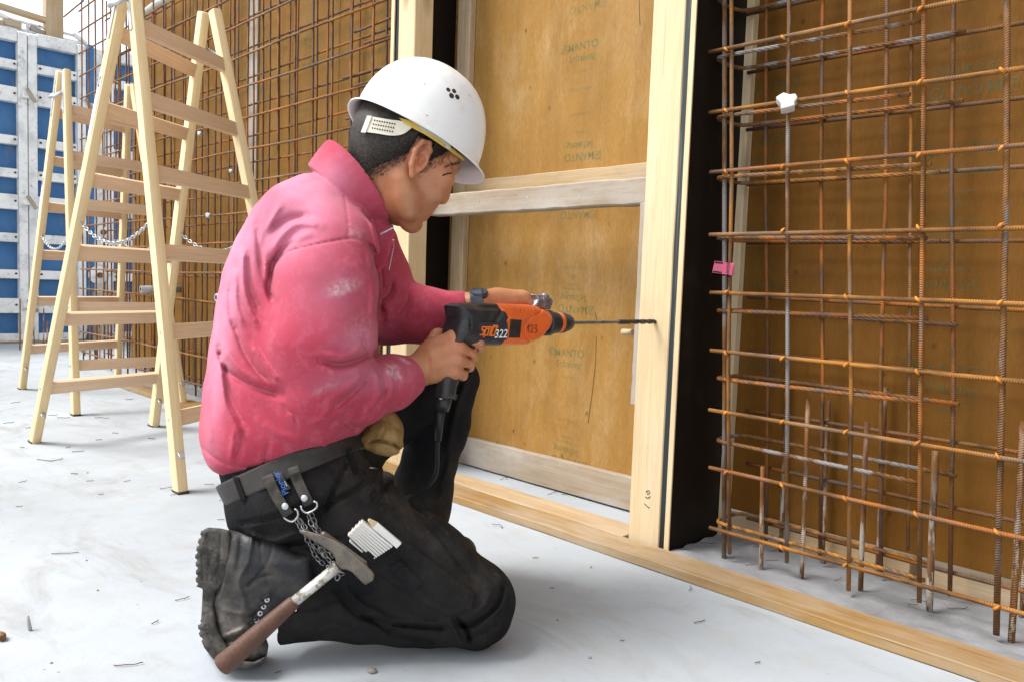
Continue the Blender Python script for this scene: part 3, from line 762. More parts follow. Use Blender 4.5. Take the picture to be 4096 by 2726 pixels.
# concrete step and dirty timber under the panels
t = thing('base_timber', 'dirty timber lying along the foot of the blue panels', 'timber', (PX, 2.2, 0))
slab('timber', (PX-.08, -.3, .001), (PX+.03, 4.4, .018), MAT['timber_grey'], t, 'y', .003)
t = thing('tie_beam', 'dark timber stack lying behind the end of the cage at the panels', 'timber', (PX+.15, 2.7, 0))
slab('timber', (PX+.08, 2.36, .40), (PX+.20, 3.4, .46), MAT['timber_grey'], t, 'y', .003)
slab('timber', (PX+.08, 2.36, .30), (PX+.16, 3.4, .36), MAT['frame_white'], t, 'y', .003)
slab('prop', (PX+.06, 2.40, .002), (PX+.10, 2.44, .40), MAT['timber_dirty'], t, 'z', .003)
slab('prop', (PX+.06, 3.2, .002), (PX+.10, 3.24, .40), MAT['timber_dirty'], t, 'z', .003)
# platform on top of the panels
t = thing('work_platform', 'pale work platform with guard rails on top of the blue panels', 'work platform', (-8.3, 2.0, 2.7))
XP = -8.32
def pb(name, a, b, s, m):
    beam(name, on_x(*a, XP), on_x(*b, XP), s, s*.6, MAT[m], t, None, .003)
pb('guard_board', (-160, -25), (196, 88), .075, 'timber_dirty')
slab('guard_post', (XP-.06, 2.07, 2.62), (XP+.04, 2.215, 3.7), MAT['timber_dirty'], t, 'z', .004, .002, 8)
for (a, b, s) in (((-60, 50), (320, 150), .03), ((-60, 88), (330, 175), .035), ((-60, 30), (30, 75), .05), ((290, 135), (345, 178), .05), ((110, 100), (112, 128), .04), ((158, 102), (158, 140), .03), ((200, 95), (200, 150), .03), ((12, 70), (13, 105), .03)):
    pb('mesh_frame', a, b, s, 'frame_white')
pb('deck_board', (15, 90), (82, 108), .09, 'timber_dirty'); pb('deck_board', (120, 112), (175, 138), .07, 'timber_grey')
pb('deck_board', (-200, 60), (10, 100), .09, 'timber_dirty')
slab('deck', (XP-.7, -.3, 2.60), (XP-.08, 4.3, 2.65), MAT['timber_dirty'], t, 'y', .003)
for y in (.2, 1.4, 3.0, 4.1):
    slab('bracket', (XP-.68, y, .0), (XP-.60, y+.08, 2.598), MAT['frame_white'], t, 'z', .003)

# ================================================================== bits lying on the slab
dr = random.Random(5)
def wire_bit(px, py, lpx, ang, curl=.3, lab=None):
    p = on_z(px, py, .002); d = np.linalg.norm(p-CAMPOS); L = lpx*d/LENS_PX*1.15
    pts = []; a = ang
    q = Vector((p[0], p[1], .0028)); n = 9
    for k in range(n):
        pts.append(q.copy()); a += dr.uniform(-.6, .6)*curl+curl*.25
        q = q+Vector((math.cos(a), math.sin(a), 0))*(L/(n-1)); q.z = .0025+abs(math.sin(k*.7))*.0035*curl
    c = pts[n//2]; pts = [v-Vector((c.x, c.y, 0)) for v in pts]
    o = link('tie_wire', tube_mesh(pts, .0009 if d < 3 else .0012, 5), MAT['bit_wire']); o.location = (c.x, c.y, 0)
    tag(o, lab or 'thin dark offcut of tie wire lying on the pale slab', 'wire', 'tie wire offcuts on the slab')
ca = math.radians(45)
z2 = lambda x, y: (x/1.4255, 1000+y/1.4255)
for (x, y, l) in ((105, 1323, 28), (405, 1270, 24), (490, 1315, 20), (285, 1200, 46), (210, 1190, 56), (410, 1147, 34), (115, 1120, 16), (545, 1080, 18), (540, 953, 46), (325, 953, 40), (715, 848, 24), (705, 1317, 22), (1165, 1333, 30), (970, 1395, 24), (20, 985, 28), (145, 1013, 24), (375, 1125, 18), (275, 940, 26), (1240, 1535, 22), (845, 1070, 26), (640, 1040, 20), (60, 870, 30), (90, 1460, 18), (560, 1390, 16)):
    px, py = z2(x, y); wire_bit(px, py, l, ca+dr.uniform(-.5, .5), dr.uniform(.1, .6))
for (px, py, l, cu) in ((205, 2212, 75, .3), (700, 2400, 45, .4), (605, 2493, 28, .5), (455, 2660, 80, .35), (1640, 1340, 0, 0), (2005, 2110, 60, 1.4), (2755, 2360, 38, .9), (2775, 2488, 46, .2), (2200, 2350, 14, .3), (2360, 2270, 16, .3), (2130, 2230, 20, .4), (640, 1950, 90, 1.3), (1100, 2690, 20, .3), (2480, 2560, 14, .3), (3020, 2650, 20, .3)):
    if l: wire_bit(px, py, l, ca+dr.uniform(-.6, .6), cu)
for (px, py, l, cu) in ((2000, 1917, 48, 1.5), (2190, 1975, 85, .6), (2245, 1975, 26, .1)):
    wire_bit(px, py, l, ca+dr.uniform(-.3, .3), cu)
for (px, py, l) in ((2800, 2197, 50), (2980, 2290, 34), (3060, 2270, 40), (3335, 2350, 40), (3640, 2430, 56), (3790, 2465, 70), (3010, 2215, 26), (3630, 2447, 26)):
    wire_bit(px, py, l, ca+dr.uniform(-.9, .3), .5, 'thin dark offcut of tie wire lying on the rough strip inside the cage')
    bpy.context.view_layer.objects.active = None
for o in list(COL.objects):
    if o.name.startswith('tie_wire') and o.get('label', '').endswith('inside the cage'):
        o.location.z = .019; o['group'] = 'tie wire offcuts inside the cage'
# each offcut is told apart by the landmark it lies nearest to
LM = {"the man's boot": (900, 2660), "the man's knee on the floor": (2010, 2560), 'the front foot of the nearer ladder': (722, 1968), 'the left-hand foot of the nearer ladder': (138, 1768), 'the small steel nail': (122, 2520),
      'the near foot of the farther ladder': (303, 1660), 'the foot of the doorway post': (2560, 2190), 'the lower right corner of the photo': (4090, 2720), 'the lower left corner of the photo': (5, 2720), 'the foot board in the doorway': (2050, 1900)}
OR9 = ['nearest', 'second nearest', 'third nearest', 'fourth nearest', 'fifth nearest', 'sixth nearest', 'seventh nearest', 'eighth nearest', 'ninth nearest']
def tell_apart(objs, noun):
    P_ = {k: np.array(on_z(*v, 0.0))[:2] for k, v in LM.items()}; done_ = set()
    rank = {k: sorted(objs, key=lambda o: (o.location.x-p[0])**2+(o.location.y-p[1])**2) for k, p in P_.items()}
    for n_ in range(9):
        for k in LM:
            o = rank[k][n_] if n_ < len(objs) else None
            if o is None or o in done_: continue
            done_.add(o); o['label'] = '%s, %s to %s' % (noun, OR9[n_], k)
tell_apart([o for o in COL.objects if o.get('group') == 'tie wire offcuts on the slab'], 'dark tie wire offcut')
# a bent nail standing on the slab at the left edge, a rusty scrap and a few stones
p = on_z(122, 2520); o = link('steel_nail', tube_mesh([(0, 0, .001), (-.006, -.004, .028)], .0032, 8), MAT['grey_tube']); o.location = p
tag(o, 'small steel nail standing on the slab near the left edge', 'nail')
p = on_z(3, 2556); o = link('rust_scrap', tube_mesh([(-.012, 0, .006), (0, .003, .007), (.012, 0, .006)], .006, 8), MAT['rust_dark']); o.location = (p[0], p[1], 0)
tag(o, 'small rusty scrap of steel at the left edge of the slab', 'scrap')
MAT['stone'] = plain('small_stone', (.30, .27, .24), .8, 0, .3, .3, 60, .3)
for (px, py, s) in ((1487, 2688, .009), (2360, 2630, .0035), (345, 2240, .003), (390, 2360, .003), (2230, 2480, .003), (205, 2650, .003), (350, 1890, .0035), (880, 2000, .003)):
    p = on_z(px, py); bm = bmesh.new(); bmesh.ops.create_icosphere(bm, subdivisions=1, radius=s)
    for v in bm.verts: v.co *= dr.uniform(.75, 1.2); v.co.z *= .6
    o = link('stone', mesh_of(bm, True), MAT['stone']); o.location = (p[0], p[1], s*.45)
    tag(o, 'tiny brown stone lying on the slab', 'stone', 'small stones on the slab')
tell_apart([o for o in COL.objects if o.get('group') == 'small stones on the slab'], 'tiny stone on the slab')
# ================================================================== the kneeling man
# Bodies and clothes are grown as signed distance fields in a metric frame aligned with the camera
# (u right, v up, w away), meshed once, and then stand in the world like everything else.
def Q(px, py, w): return np.array([(px-CX)/LENS_PX*w, -(py-CY)/LENS_PX*w, w])
def to_world(V): return V @ AX + CAMPOS
UPC = AX @ np.array([0, 0, 1.0])                 # gravity-up in that frame
def floor_d(P): return P @ UPC + CAM_H           # height above the slab
def smin(a, b, k):
    h = np.clip(.5+.5*(b-a)/k, 0, 1); return b*(1-h)+a*h-k*h*(1-h)
def smax(a, b, k): return -smin(-a, -b, k)
def rc(P, a, b, ra, rb):
    a, b = np.asarray(a), np.asarray(b); d = b-a
    t = np.clip(((P-a) @ d)/(d @ d), 0, 1)
    return np.linalg.norm(P-a-t[:, None]*d, axis=1)-(ra+(rb-ra)*t)
def chain(P, pts, rs, k):
    d = rc(P, pts[0], pts[1], rs[0], rs[1])
    for i in range(1, len(pts)-1): d = smin(d, rc(P, pts[i], pts[i+1], rs[i], rs[i+1]), k)
    return d
def ell(P, c, r, A=None):
    q = P-np.asarray(c)
    if A is not None: q = q @ np.asarray(A).T
    r = np.asarray(r); k = np.linalg.norm(q/r, axis=1); g = np.linalg.norm(q/(r*r), axis=1)
    return k*(k-1)/np.maximum(g, 1e-6)
def sph(P, c, r): return np.linalg.norm(P-np.asarray(c), axis=1)-r
LOFTC = {}
def loft(P, st, kcap=.02, pw=2.0, up=3):
    """st: list of (centre, e1, a, e2, b) sections; the skin runs smoothly through all of them"""
    A = np.array([np.concatenate([c, e, [a], f, [b]]) for c, e, a, f, b in st])
    if len(A) > 2 and up > 1:
        k_ = A.tobytes()
        if k_ not in LOFTC: LOFTC[k_] = spl(A, up)
        A = LOFTC[k_]
    C, E, a_, F_, b_ = A[:, :3], A[:, 3:6], A[:, 6], A[:, 7:10], A[:, 10]
    E = E/np.linalg.norm(E, axis=1)[:, None]; F_ = F_-(F_*E).sum(1)[:, None]*E; F_ = F_/np.linalg.norm(F_, axis=1)[:, None]
    N = np.cross(E, F_); N *= np.sign((N*(C[-1]-C[0])).sum(1))[:, None]
    n = len(C); S_ = P @ N.T-(C*N).sum(1)
    i = np.clip((S_ >= 0).sum(1)-1, 0, n-2); r = np.arange(len(P))
    s0, s1 = S_[r, i], S_[r, i+1]; t = np.clip(s0/np.where(np.abs(s0-s1) < 1e-9, 1e-9, s0-s1), 0, 1)
    L_ = lambda V: V[i]+(V[i+1]-V[i])*(t if V.ndim == 1 else t[:, None])
    c, e, f, a, b = L_(C), L_(E), L_(F_), L_(a_), L_(b_)
    q = P-c; x = np.abs((q*e).sum(1))/a; y = np.abs((q*f).sum(1))/b
    k = (x**pw+y**pw)**(1/pw); dd = (k-1)*np.minimum(a, b)*.95
    return smax(smax(dd, -S_[:, 0], kcap), S_[:, -1], kcap)
def sect(back, front, w, b, D=(-.12, 0, .993), shift=0.0):
    """a body section from its back and front silhouette pixels at depth w, half depth b"""
    A, B = Q(*back, w), Q(*front, w); c = (A+B)/2; a = np.linalg.norm(B-A)/2; e = (B-A)/(2*a)
    D = np.array(D); D = D-(D @ e)*e; D /= np.linalg.norm(D)
    return (c+D*shift, e, a, D, b)
def spl(pts, n=4):
    P = np.array(pts, float); P = np.vstack([2*P[0]-P[1], P, 2*P[-1]-P[-2]]); out = []
    for i in range(1, len(P)-2):
        for k in range(n):
            t = k/n; out.append(.5*((2*P[i])+(P[i+1]-P[i-1])*t+(2*P[i-1]-5*P[i]+4*P[i+1]-P[i+2])*t*t+(3*P[i]-P[i-1]-3*P[i+1]+P[i+2])*t**3))
    out.append(P[-2]); return np.array(out)
def pdist(X, Y, C):
    d = None
    for a, b in zip(C[:-1], C[1:]):
        e = b-a; t = np.clip(((X-a[0])*e[0]+(Y-a[1])*e[1])/max(e @ e, 1e-9), 0, 1)
        q = (X-a[0]-t*e[0])**2+(Y-a[1]-t*e[1])**2
        d = q if d is None else np.minimum(d, q)
    return np.sqrt(d)
def folds(P, curves):
    """outward displacement: ridges and grooves that follow curves over the cloth"""
    X = P[:, 0]/P[:, 2]*LENS_PX+CX; Y = CY-P[:, 1]/P[:, 2]*LENS_PX; out = np.zeros(len(P))
    for C, s, a in curves:
        lo, hi = C.min(0)-3*s, C.max(0)+3*s
        m = np.nonzero((X > lo[0]) & (X < hi[0]) & (Y > lo[1]) & (Y < hi[1]))[0]
        if len(m) == 0: continue
        x, y = X[m], Y[m]; d = pdist(x, y, C)
        # fade at both ends
        n = len(C); L = np.linalg.norm(C[-1]-C[0])+1e-6
        e = np.minimum(np.hypot(x-C[0][0], y-C[0][1]), np.hypot(x-C[-1][0], y-C[-1][1]))
        out[m] += a*np.exp(-(d/s)**2)*np.clip(.25+e/(2.2*s), .25, 1)
    return out
def curveset(ox, oy, sc, lst): return [(spl([(ox+x/sc, oy+y/sc) for x, y in pts]), max(.92*s/sc, 3.0), a) for pts, s, a in lst]
def poly_sd(X, Y, poly):
    V = np.array(poly, float); d = np.full(len(X), 1e18); ins = np.zeros(len(X), bool); n = len(V)
    for i in range(n):
        a, b = V[i], V[(i+1) % n]; e = b-a
        t = np.clip(((X-a[0])*e[0]+(Y-a[1])*e[1])/(e @ e), 0, 1)
        d = np.minimum(d, (X-a[0]-t*e[0])**2+(Y-a[1]-t*e[1])**2)
        c = ((a[1] > Y) != (b[1] > Y)) & (X < (b[0]-a[0])*(Y-a[1])/(b[1]-a[1]+1e-12)+a[0])
        ins ^= c
    d = np.sqrt(d); return np.where(ins, -d, d)
def slab_sd(P, poly, w, half, rnd_=.006, tilt=(0, 0)):
    """a pixel outline at depth w, thickened by half on both sides, rounded edges"""
    X = P[:, 0]/P[:, 2]*LENS_PX+CX; Y = CY-P[:, 1]/P[:, 2]*LENS_PX
    d2 = poly_sd(X, Y, poly)*w/LENS_PX
    wc = w+tilt[0]*(X-poly[0][0])/LENS_PX*w+tilt[1]*(Y-poly[0][1])/LENS_PX*w
    dz = np.abs(P[:, 2]-wc)-half
    a, b = d2+rnd_, dz+rnd_
    return np.minimum(np.maximum(a, b), 0)+np.hypot(np.maximum(a, 0), np.maximum(b, 0))-rnd_
def surface_nets(fn, lo, hi, h, B=8, slack=1.5):
    lo, hi = np.array(lo, float), np.array(hi, float)
    nb = np.ceil((hi-lo)/(h*B)).astype(int); n = nb*B+1
    ax = [lo[i]+(np.arange(nb[i])+.5)*h*B for i in range(3)]
    G = np.stack(np.meshgrid(*ax, indexing='ij'), -1).reshape(-1, 3)
    db = fn(G).reshape(nb)
    act = np.abs(db) < h*B*.87*slack
    val = np.repeat(np.repeat(np.repeat(np.where(db < 0, -1, 1).astype(np.float32), B, 0), B, 1), B, 2)
    val = np.pad(val, ((0, 1),)*3, mode='edge')
    nodes = np.zeros(n, bool)
    for dx in (0, 1):
        for dy in (0, 1):
            for dz in (0, 1):
                m = np.repeat(np.repeat(np.repeat(act, B, 0), B, 1), B, 2)
                nodes[dx:dx+m.shape[0], dy:dy+m.shape[1], dz:dz+m.shape[2]] |= m
    idx = np.argwhere(nodes)
    v = np.empty(len(idx), np.float32)
    for s in range(0, len(idx), 400000): v[s:s+400000] = fn(lo+idx[s:s+400000]*h)
    val[nodes] = v
    neg = val < 0
    c8 = [neg[dx:n[0]-1+dx, dy:n[1]-1+dy, dz:n[2]-1+dz] for dx in (0, 1) for dy in (0, 1) for dz in (0, 1)]
    allv = c8[0].copy(); anyv = c8[0].copy()
    for c in c8[1:]: allv &= c; anyv |= c
    cells = np.argwhere(anyv & ~allv)
    cid = np.full(n-1, -1, np.int32); cid[tuple(cells.T)] = np.arange(len(cells))
    acc = np.zeros((len(cells), 3)); cnt = np.zeros(len(cells))
    corners = [np.array((a, b, c)) for a in (0, 1) for b in (0, 1) for c in (0, 1)]
    cv = [val[tuple((cells+c).T)] for c in corners]
    for i in range(8):
        for j in range(i+1, 8):
            if np.abs(corners[i]-corners[j]).sum() != 1: continue
            a, b = cv[i], cv[j]; m = (a < 0) != (b < 0); t = a[m]/(a[m]-b[m])
            acc[m] += corners[i]+t[:, None]*(corners[j]-corners[i]); cnt[m] += 1
    verts = lo+(cells+acc/cnt[:, None])*h
    quads = []
    for axn in range(3):
        o1, o2 = [(1, 2), (2, 0), (0, 1)][axn]
        sl0 = [slice(None)]*3; sl1 = [slice(None)]*3; sl0[axn] = slice(0, -1); sl1[axn] = slice(1, None)
        a, b = neg[tuple(sl0)], neg[tuple(sl1)]
        e = np.argwhere(a != b)
        e = e[(e[:, o1] > 0) & (e[:, o2] > 0) & (e[:, o1] < n[o1]-1) & (e[:, o2] < n[o2]-1)]
        flip = a[tuple(e.T)]
        def cc(d1, d2):
            q = e.copy(); q[:, o1] += d1; q[:, o2] += d2; return cid[tuple(q.T)]
        q = np.stack([cc(-1, -1), cc(0, -1), cc(0, 0), cc(-1, 0)], 1)
        q = q[(q >= 0).all(1)] if False else q
        q[~flip] = q[~flip][:, ::-1]; quads.append(q)
    quads = np.concatenate(quads); quads = quads[(quads >= 0).all(1)]
    return verts, quads
def np_mesh(verts, quads, smooth=True):
    me = bpy.data.meshes.new('m'); me.vertices.add(len(verts)); me.vertices.foreach_set('co', verts.astype(np.float32).ravel())
    me.loops.add(quads.size); me.loops.foreach_set('vertex_index', quads.astype(np.int32).ravel())
    me.polygons.add(len(quads)); me.polygons.foreach_set('loop_start', np.arange(0, quads.size, 4, dtype=np.int32))
    try: me.polygons.foreach_set('loop_total', np.full(len(quads), 4, np.int32))
    except Exception: pass
    me.update(calc_edges=True); me.validate()
    if smooth: me.shade_smooth()
    return me
def grow(name, fn, lo, hi, h, mat, parent, relax=1):
    V, F = surface_nets(fn, lo, hi, h)
    if relax and len(V):
        e = np.concatenate([F[:, [0, 1]], F[:, [1, 2]], F[:, [2, 3]], F[:, [3, 0]]])
        for _ in range(relax):
            s = np.zeros_like(V); c = np.zeros(len(V))
            for k in range(3):
                s[:, k] = np.bincount(e[:, 0], V[e[:, 1], k], len(V))+np.bincount(e[:, 1], V[e[:, 0], k], len(V))
            c = np.bincount(e[:, 0], minlength=len(V))+np.bincount(e[:, 1], minlength=len(V))
            V = V*.5+.5*s/np.maximum(c, 1)[:, None]
    return link(name, np_mesh(to_world(V), F), mat, parent)
def march(fn, px, py, w0=1.0, w1=2.2, off=0.0):
    """first hit of a field along the sight line of a pixel: where something lies on the cloth"""
    px, py = np.atleast_1d(px).astype(float), np.atleast_1d(py).astype(float)
    w = np.full(len(px), w0)
    for _ in range(90):
        P = np.stack([(px-CX)/LENS_PX*w, -(py-CY)/LENS_PX*w, w], 1); d = fn(P)-off
        w = np.minimum(w+np.clip(d, -.02, .06)*.8, w1)
        if np.abs(d).max() < 1.5e-4 or (w >= w1).all(): break
    return w

# ---- materials of the figure
def mat_skin(name, base, red, stub=None):
    n = NT(name)
    a = n.noise(45, 4, .6, co=n.co); b = n.noise(260, 3, co=n.co)
    col = n.mix(n.ramp(a, [(.35, 0.0), (.68, 1.0)]), base, red)
    col = n.mix(n.math('MULTIPLY', n.ramp(n.noise(900, 2, co=n.co), [(.6, 0.0), (.75, 1.0)]), .30), col, tuple(c*.55 for c in base))
    at = n.t.nodes.new('ShaderNodeAttribute'); at.attribute_name = 'stubble'
    spk = n.ramp(n.noise(1300, 2, co=n.co), [(.42, .35), (.62, 1.0)])
    col = n.mix(n.math('MULTIPLY', at.outputs['Fac'], n.math('MULTIPLY', spk, .70)), col, (.075, .045, .035))
    at2 = n.t.nodes.new('ShaderNodeAttribute'); at2.attribute_name = 'flush'
    col = n.mix(n.math('MULTIPLY', at2.outputs['Fac'], .7), col, (.50, .165, .095))
    n.bump(n.math('ADD', n.math('MULTIPLY', b, .8), n.math('ADD', n.math('MULTIPLY', n.voro(420, co=n.co), .5), n.math('MULTIPLY', n.noise(90, 4, .7, co=n.co), 1.1))), .42, .0010)
    n.b.inputs['Subsurface Radius'].default_value = (.008, .003, .0015); n.b.inputs['Subsurface Scale'].default_value = .6
    return n.done(col, .44, 0, .5, .10)
MAT['skin'] = mat_skin('skin', (.50, .225, .108), (.46, .170, .078))
n = NT('pink_sweatshirt')
weave = n.wave((900, 900, 900), .5, 'Z', co=n.co); grain = n.noise(700, 2, co=n.co); big = n.noise(5.5, 5, .6, co=n.co)
col = n.mix(n.ramp(big, [(.36, 0.0), (.66, 1.0)]), (.39, .042, .072), (.43, .072, .108))
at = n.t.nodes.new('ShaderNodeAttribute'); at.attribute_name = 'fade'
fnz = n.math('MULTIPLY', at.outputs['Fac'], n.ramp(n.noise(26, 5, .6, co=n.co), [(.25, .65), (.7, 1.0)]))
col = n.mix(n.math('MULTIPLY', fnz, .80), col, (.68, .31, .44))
at = n.t.nodes.new('ShaderNodeAttribute'); at.attribute_name = 'dust'
dz = n.math('MULTIPLY', at.outputs['Fac'], n.ramp(n.noise(110, 5, .7, co=n.co), [(.40, .15), (.62, 1.0)]))
col = n.mix(n.math('MULTIPLY', dz, .75), col, (.70, .60, .60))
col = n.mix(n.math('MULTIPLY', n.ramp(n.voro(70, co=n.co), [(.025, 1.0), (.05, 0.0)]), n.math('MULTIPLY', n.ramp(n.noise(9, 2, co=n.co), [(.55, 0.0), (.62, 1.0)]), .8)), col, (.75, .62, .60))
geo = n.t.nodes.new('ShaderNodeNewGeometry')
col = n.mix(n.math('MULTIPLY', n.ramp(geo.outputs['Pointiness'], [(.51, 0.0), (.57, 1.0)]), n.math('MULTIPLY', n.ramp(n.noise(60, 5, .7, co=n.co), [(.3, .3), (.65, 1.0)]), .5)), col, (.64, .26, .34))
col = n.mix(n.math('MULTIPLY', n.ramp(n.noise(48, 6, .72, co=n.co), [(.48, 0.0), (.70, 1.0)]), .28), col, (.60, .20, .28))
col = n.mix(n.math('MULTIPLY', grain, .22), col, (.30, .02, .045))
crk0 = n.t.nodes.new('ShaderNodeTexNoise'); crk0.noise_type = 'RIDGED_MULTIFRACTAL'; n.l(n.scaled(n.co, (9, 9, 15)), crk0.inputs['Vector']); crk0.inputs['Scale'].default_value = 1; crk0.inputs['Detail'].default_value = 3; crk0.inputs['Roughness'].default_value = .5; crk0.inputs['Distortion'].default_value = 1.2
crk = n.math('ADD', n.math('MULTIPLY', crk0.outputs['Fac'], .22), n.math('MULTIPLY', n.noise((26, 40, 18), 4, .55, .4, co=n.co), .45))
n.bump(n.math('ADD', n.math('ADD', n.math('MULTIPLY', grain, .16), n.math('MULTIPLY', n.noise(130, 4, co=n.co), .16)), n.math('MULTIPLY', crk, 1.0)), .26, .0050)
n.b.inputs['Sheen Weight'].default_value = .08; n.b.inputs['Sheen Roughness'].default_value = .5
MAT['sweater'] = n.done(col, 1.0, 0, .04)
n = NT('black_work_trousers')
big = n.noise(7, 6, .65, co=n.co); fine = n.noise(620, 2, co=n.co)
col = n.mix(n.ramp(big, [(.42, 0.0), (.72, 1.0)]), (.0095, .010, .0115), (.026, .024, .022))
at = n.t.nodes.new('ShaderNodeAttribute'); at.attribute_name = 'worn'
wn_ = n.math('MULTIPLY', at.outputs['Fac'], n.ramp(n.noise(18, 6, .68, co=n.co), [(.36, .15), (.66, 1.0)]))
col = n.mix(n.math('MULTIPLY', wn_, .60), col, (.075, .064, .053))
col = n.mix(n.math('MULTIPLY', n.math('MULTIPLY', at.outputs['Fac'], n.ramp(n.noise(42, 4, .7, co=n.co), [(.60, 0.0), (.74, 1.0)])), .45), col, (.20, .10, .045))
col = n.mix(n.math('MULTIPLY', n.ramp(n.noise(260, 4, .7, co=n.co), [(.60, 0.0), (.74, 1.0)]), .22), col, (.11, .10, .095))
crk = n.noise((40, 40, 28), 6, .62, .8, co=n.co)
n.bump(n.math('ADD', n.math('ADD', n.math('MULTIPLY', fine, .14), n.math('MULTIPLY', n.noise(90, 5, co=n.co), .25)), n.math('MULTIPLY', crk, 1.3)), .6, .006)
MAT['trousers'] = n.done(col, .88, 0, .10)
MAT['belt'] = plain('belt_leather', (.022, .019, .017), .55, 0, .4, .3, 60, .3)
n = NT('boot_leather')
col = n.mix(n.ramp(n.noise(24, 6, .68, co=n.co), [(.44, 0.0), (.68, 1.0)]), (.014, .015, .018), (.060, .052, .046))
at = n.t.nodes.new('ShaderNodeAttribute'); at.attribute_name = 'worn'
col = n.mix(n.math('MULTIPLY', n.math('MULTIPLY', at.outputs['Fac'], n.ramp(n.noise(60, 6, .7, co=n.co), [(.36, 0.0), (.62, 1.0)])), .75), col, (.145, .122, .100))
n.bump(n.math('ADD', n.noise(130, 4, co=n.co), n.math('MULTIPLY', n.noise(600, 2, co=n.co), .4)), .35, .0015)
MAT['boot'] = n.done(col, .50, 0, .45)
n = NT('boot_sole_rubber')
col = n.mix(n.ramp(n.noise(40, 6, .7, co=n.co), [(.42, 0.0), (.66, 1.0)]), (.028, .026, .024), (.10, .09, .078))
n.bump(n.noise(160, 4, co=n.co), .4, .0015)
MAT['sole'] = n.done(col, .72, 0, .3)
n = NT('helmet_plastic')
col = n.mix(n.ramp(n.noise(16, 5, .65, co=n.co), [(.55, 0.0), (.75, 1.0)]), (.80, .80, .79), (.70, .68, .64))
sp = n.math('MULTIPLY', n.ramp(n.voro((60, 34, 45), co=n.co), [(.04, 1.0), (.09, 0.0)]), n.ramp(n.noise(14, 2, co=n.co), [(.42, 0.0), (.50, 1.0)]))
col = n.mix(n.math('MULTIPLY', sp, .8), col, (.20, .16, .13))
n.bump(n.noise(60, 4, co=n.co), .05, .001)
MAT['helmet'] = n.done(col, .30, 0, .5)
MAT['helmet_in'] = plain('helmet_strap_ivory', (.66, .62, .50), .5, 0, .4, .08, 60)
MAT['yellow_band'] = plain('yellow_sweatband', (.66, .46, .10), .6, 0, .3, .12, 60)
n = NT('dark_hair')
col = n.mix(n.ramp(n.noise((260, 260, 260), 3, co=n.co), [(.4, 0.0), (.7, 1.0)]), (.012, .009, .0075), (.050, .036, .027))
MAT['hair'] = n.done(col, .55, 0, .35)
MAT['eye'] = plain('eye_white', (.34, .29, .26), .2, 0, .5, .05)
MAT['iris'] = plain('iris_brown', (.05, .025, .012), .15, 0, .5, .1)
MAT['black_rubber'] = plain('black_rubber', (.016, .016, .018), .5, 0, .4, .25, 60, .15)

def vattr(o, name, fn):
    """a vertex field (wear, dust, stubble) from the photograph-aligned position of each vertex"""
    me = o.data; n_ = len(me.vertices); co = np.empty(n_*3, np.float32); me.vertices.foreach_get('co', co)
    W = co.reshape(-1, 3); P = (W-CAMPOS) @ AX.T
    a = me.attributes.new(name, 'FLOAT', 'POINT'); a.data.foreach_set('value', np.clip(fn(P), 0, 1).astype(np.float32))
def XY(P): return P[:, 0]/P[:, 2]*LENS_PX+CX, CY-P[:, 1]/P[:, 2]*LENS_PX
def blob(P, px, py, rx, ry, ang=0.0, hard=1.0):
    X, Y = XY(P); c, s = math.cos(ang), math.sin(ang); x, y = (X-px), (Y-py)
    u, v = (x*c+y*s)/rx, (-x*s+y*c)/ry; return np.exp(-((u*u+v*v)**hard))

# ---- head frame
HTH, HYAW = math.radians(24), math.radians(26)
_c, _s, _cy, _sy = math.cos(HTH), math.sin(HTH), math.cos(HYAW), math.sin(HYAW)
HF, HU, HL = np.array([_cy*_c, -_s, _sy*_c]), np.array([_cy*_s, _c, _sy*_s]), np.array([-_sy, 0, _cy])
HO = Q(1668, 665, 1.43)+HL*.075
HM = np.stack([HF, HU, HL])
def H2C(p): return HO+np.asarray(p) @ HM
def head_px(px, py, z):
    """head coordinates of a pixel on the plane z (0: the middle of the face, -.075: the near ear)"""
    d = np.array([(px-CX)/LENS_PX, -(py-CY)/LENS_PX, 1.]); o = HO+HL*z; t = (o @ HL)/(d @ HL); return HM @ (d*t-HO)

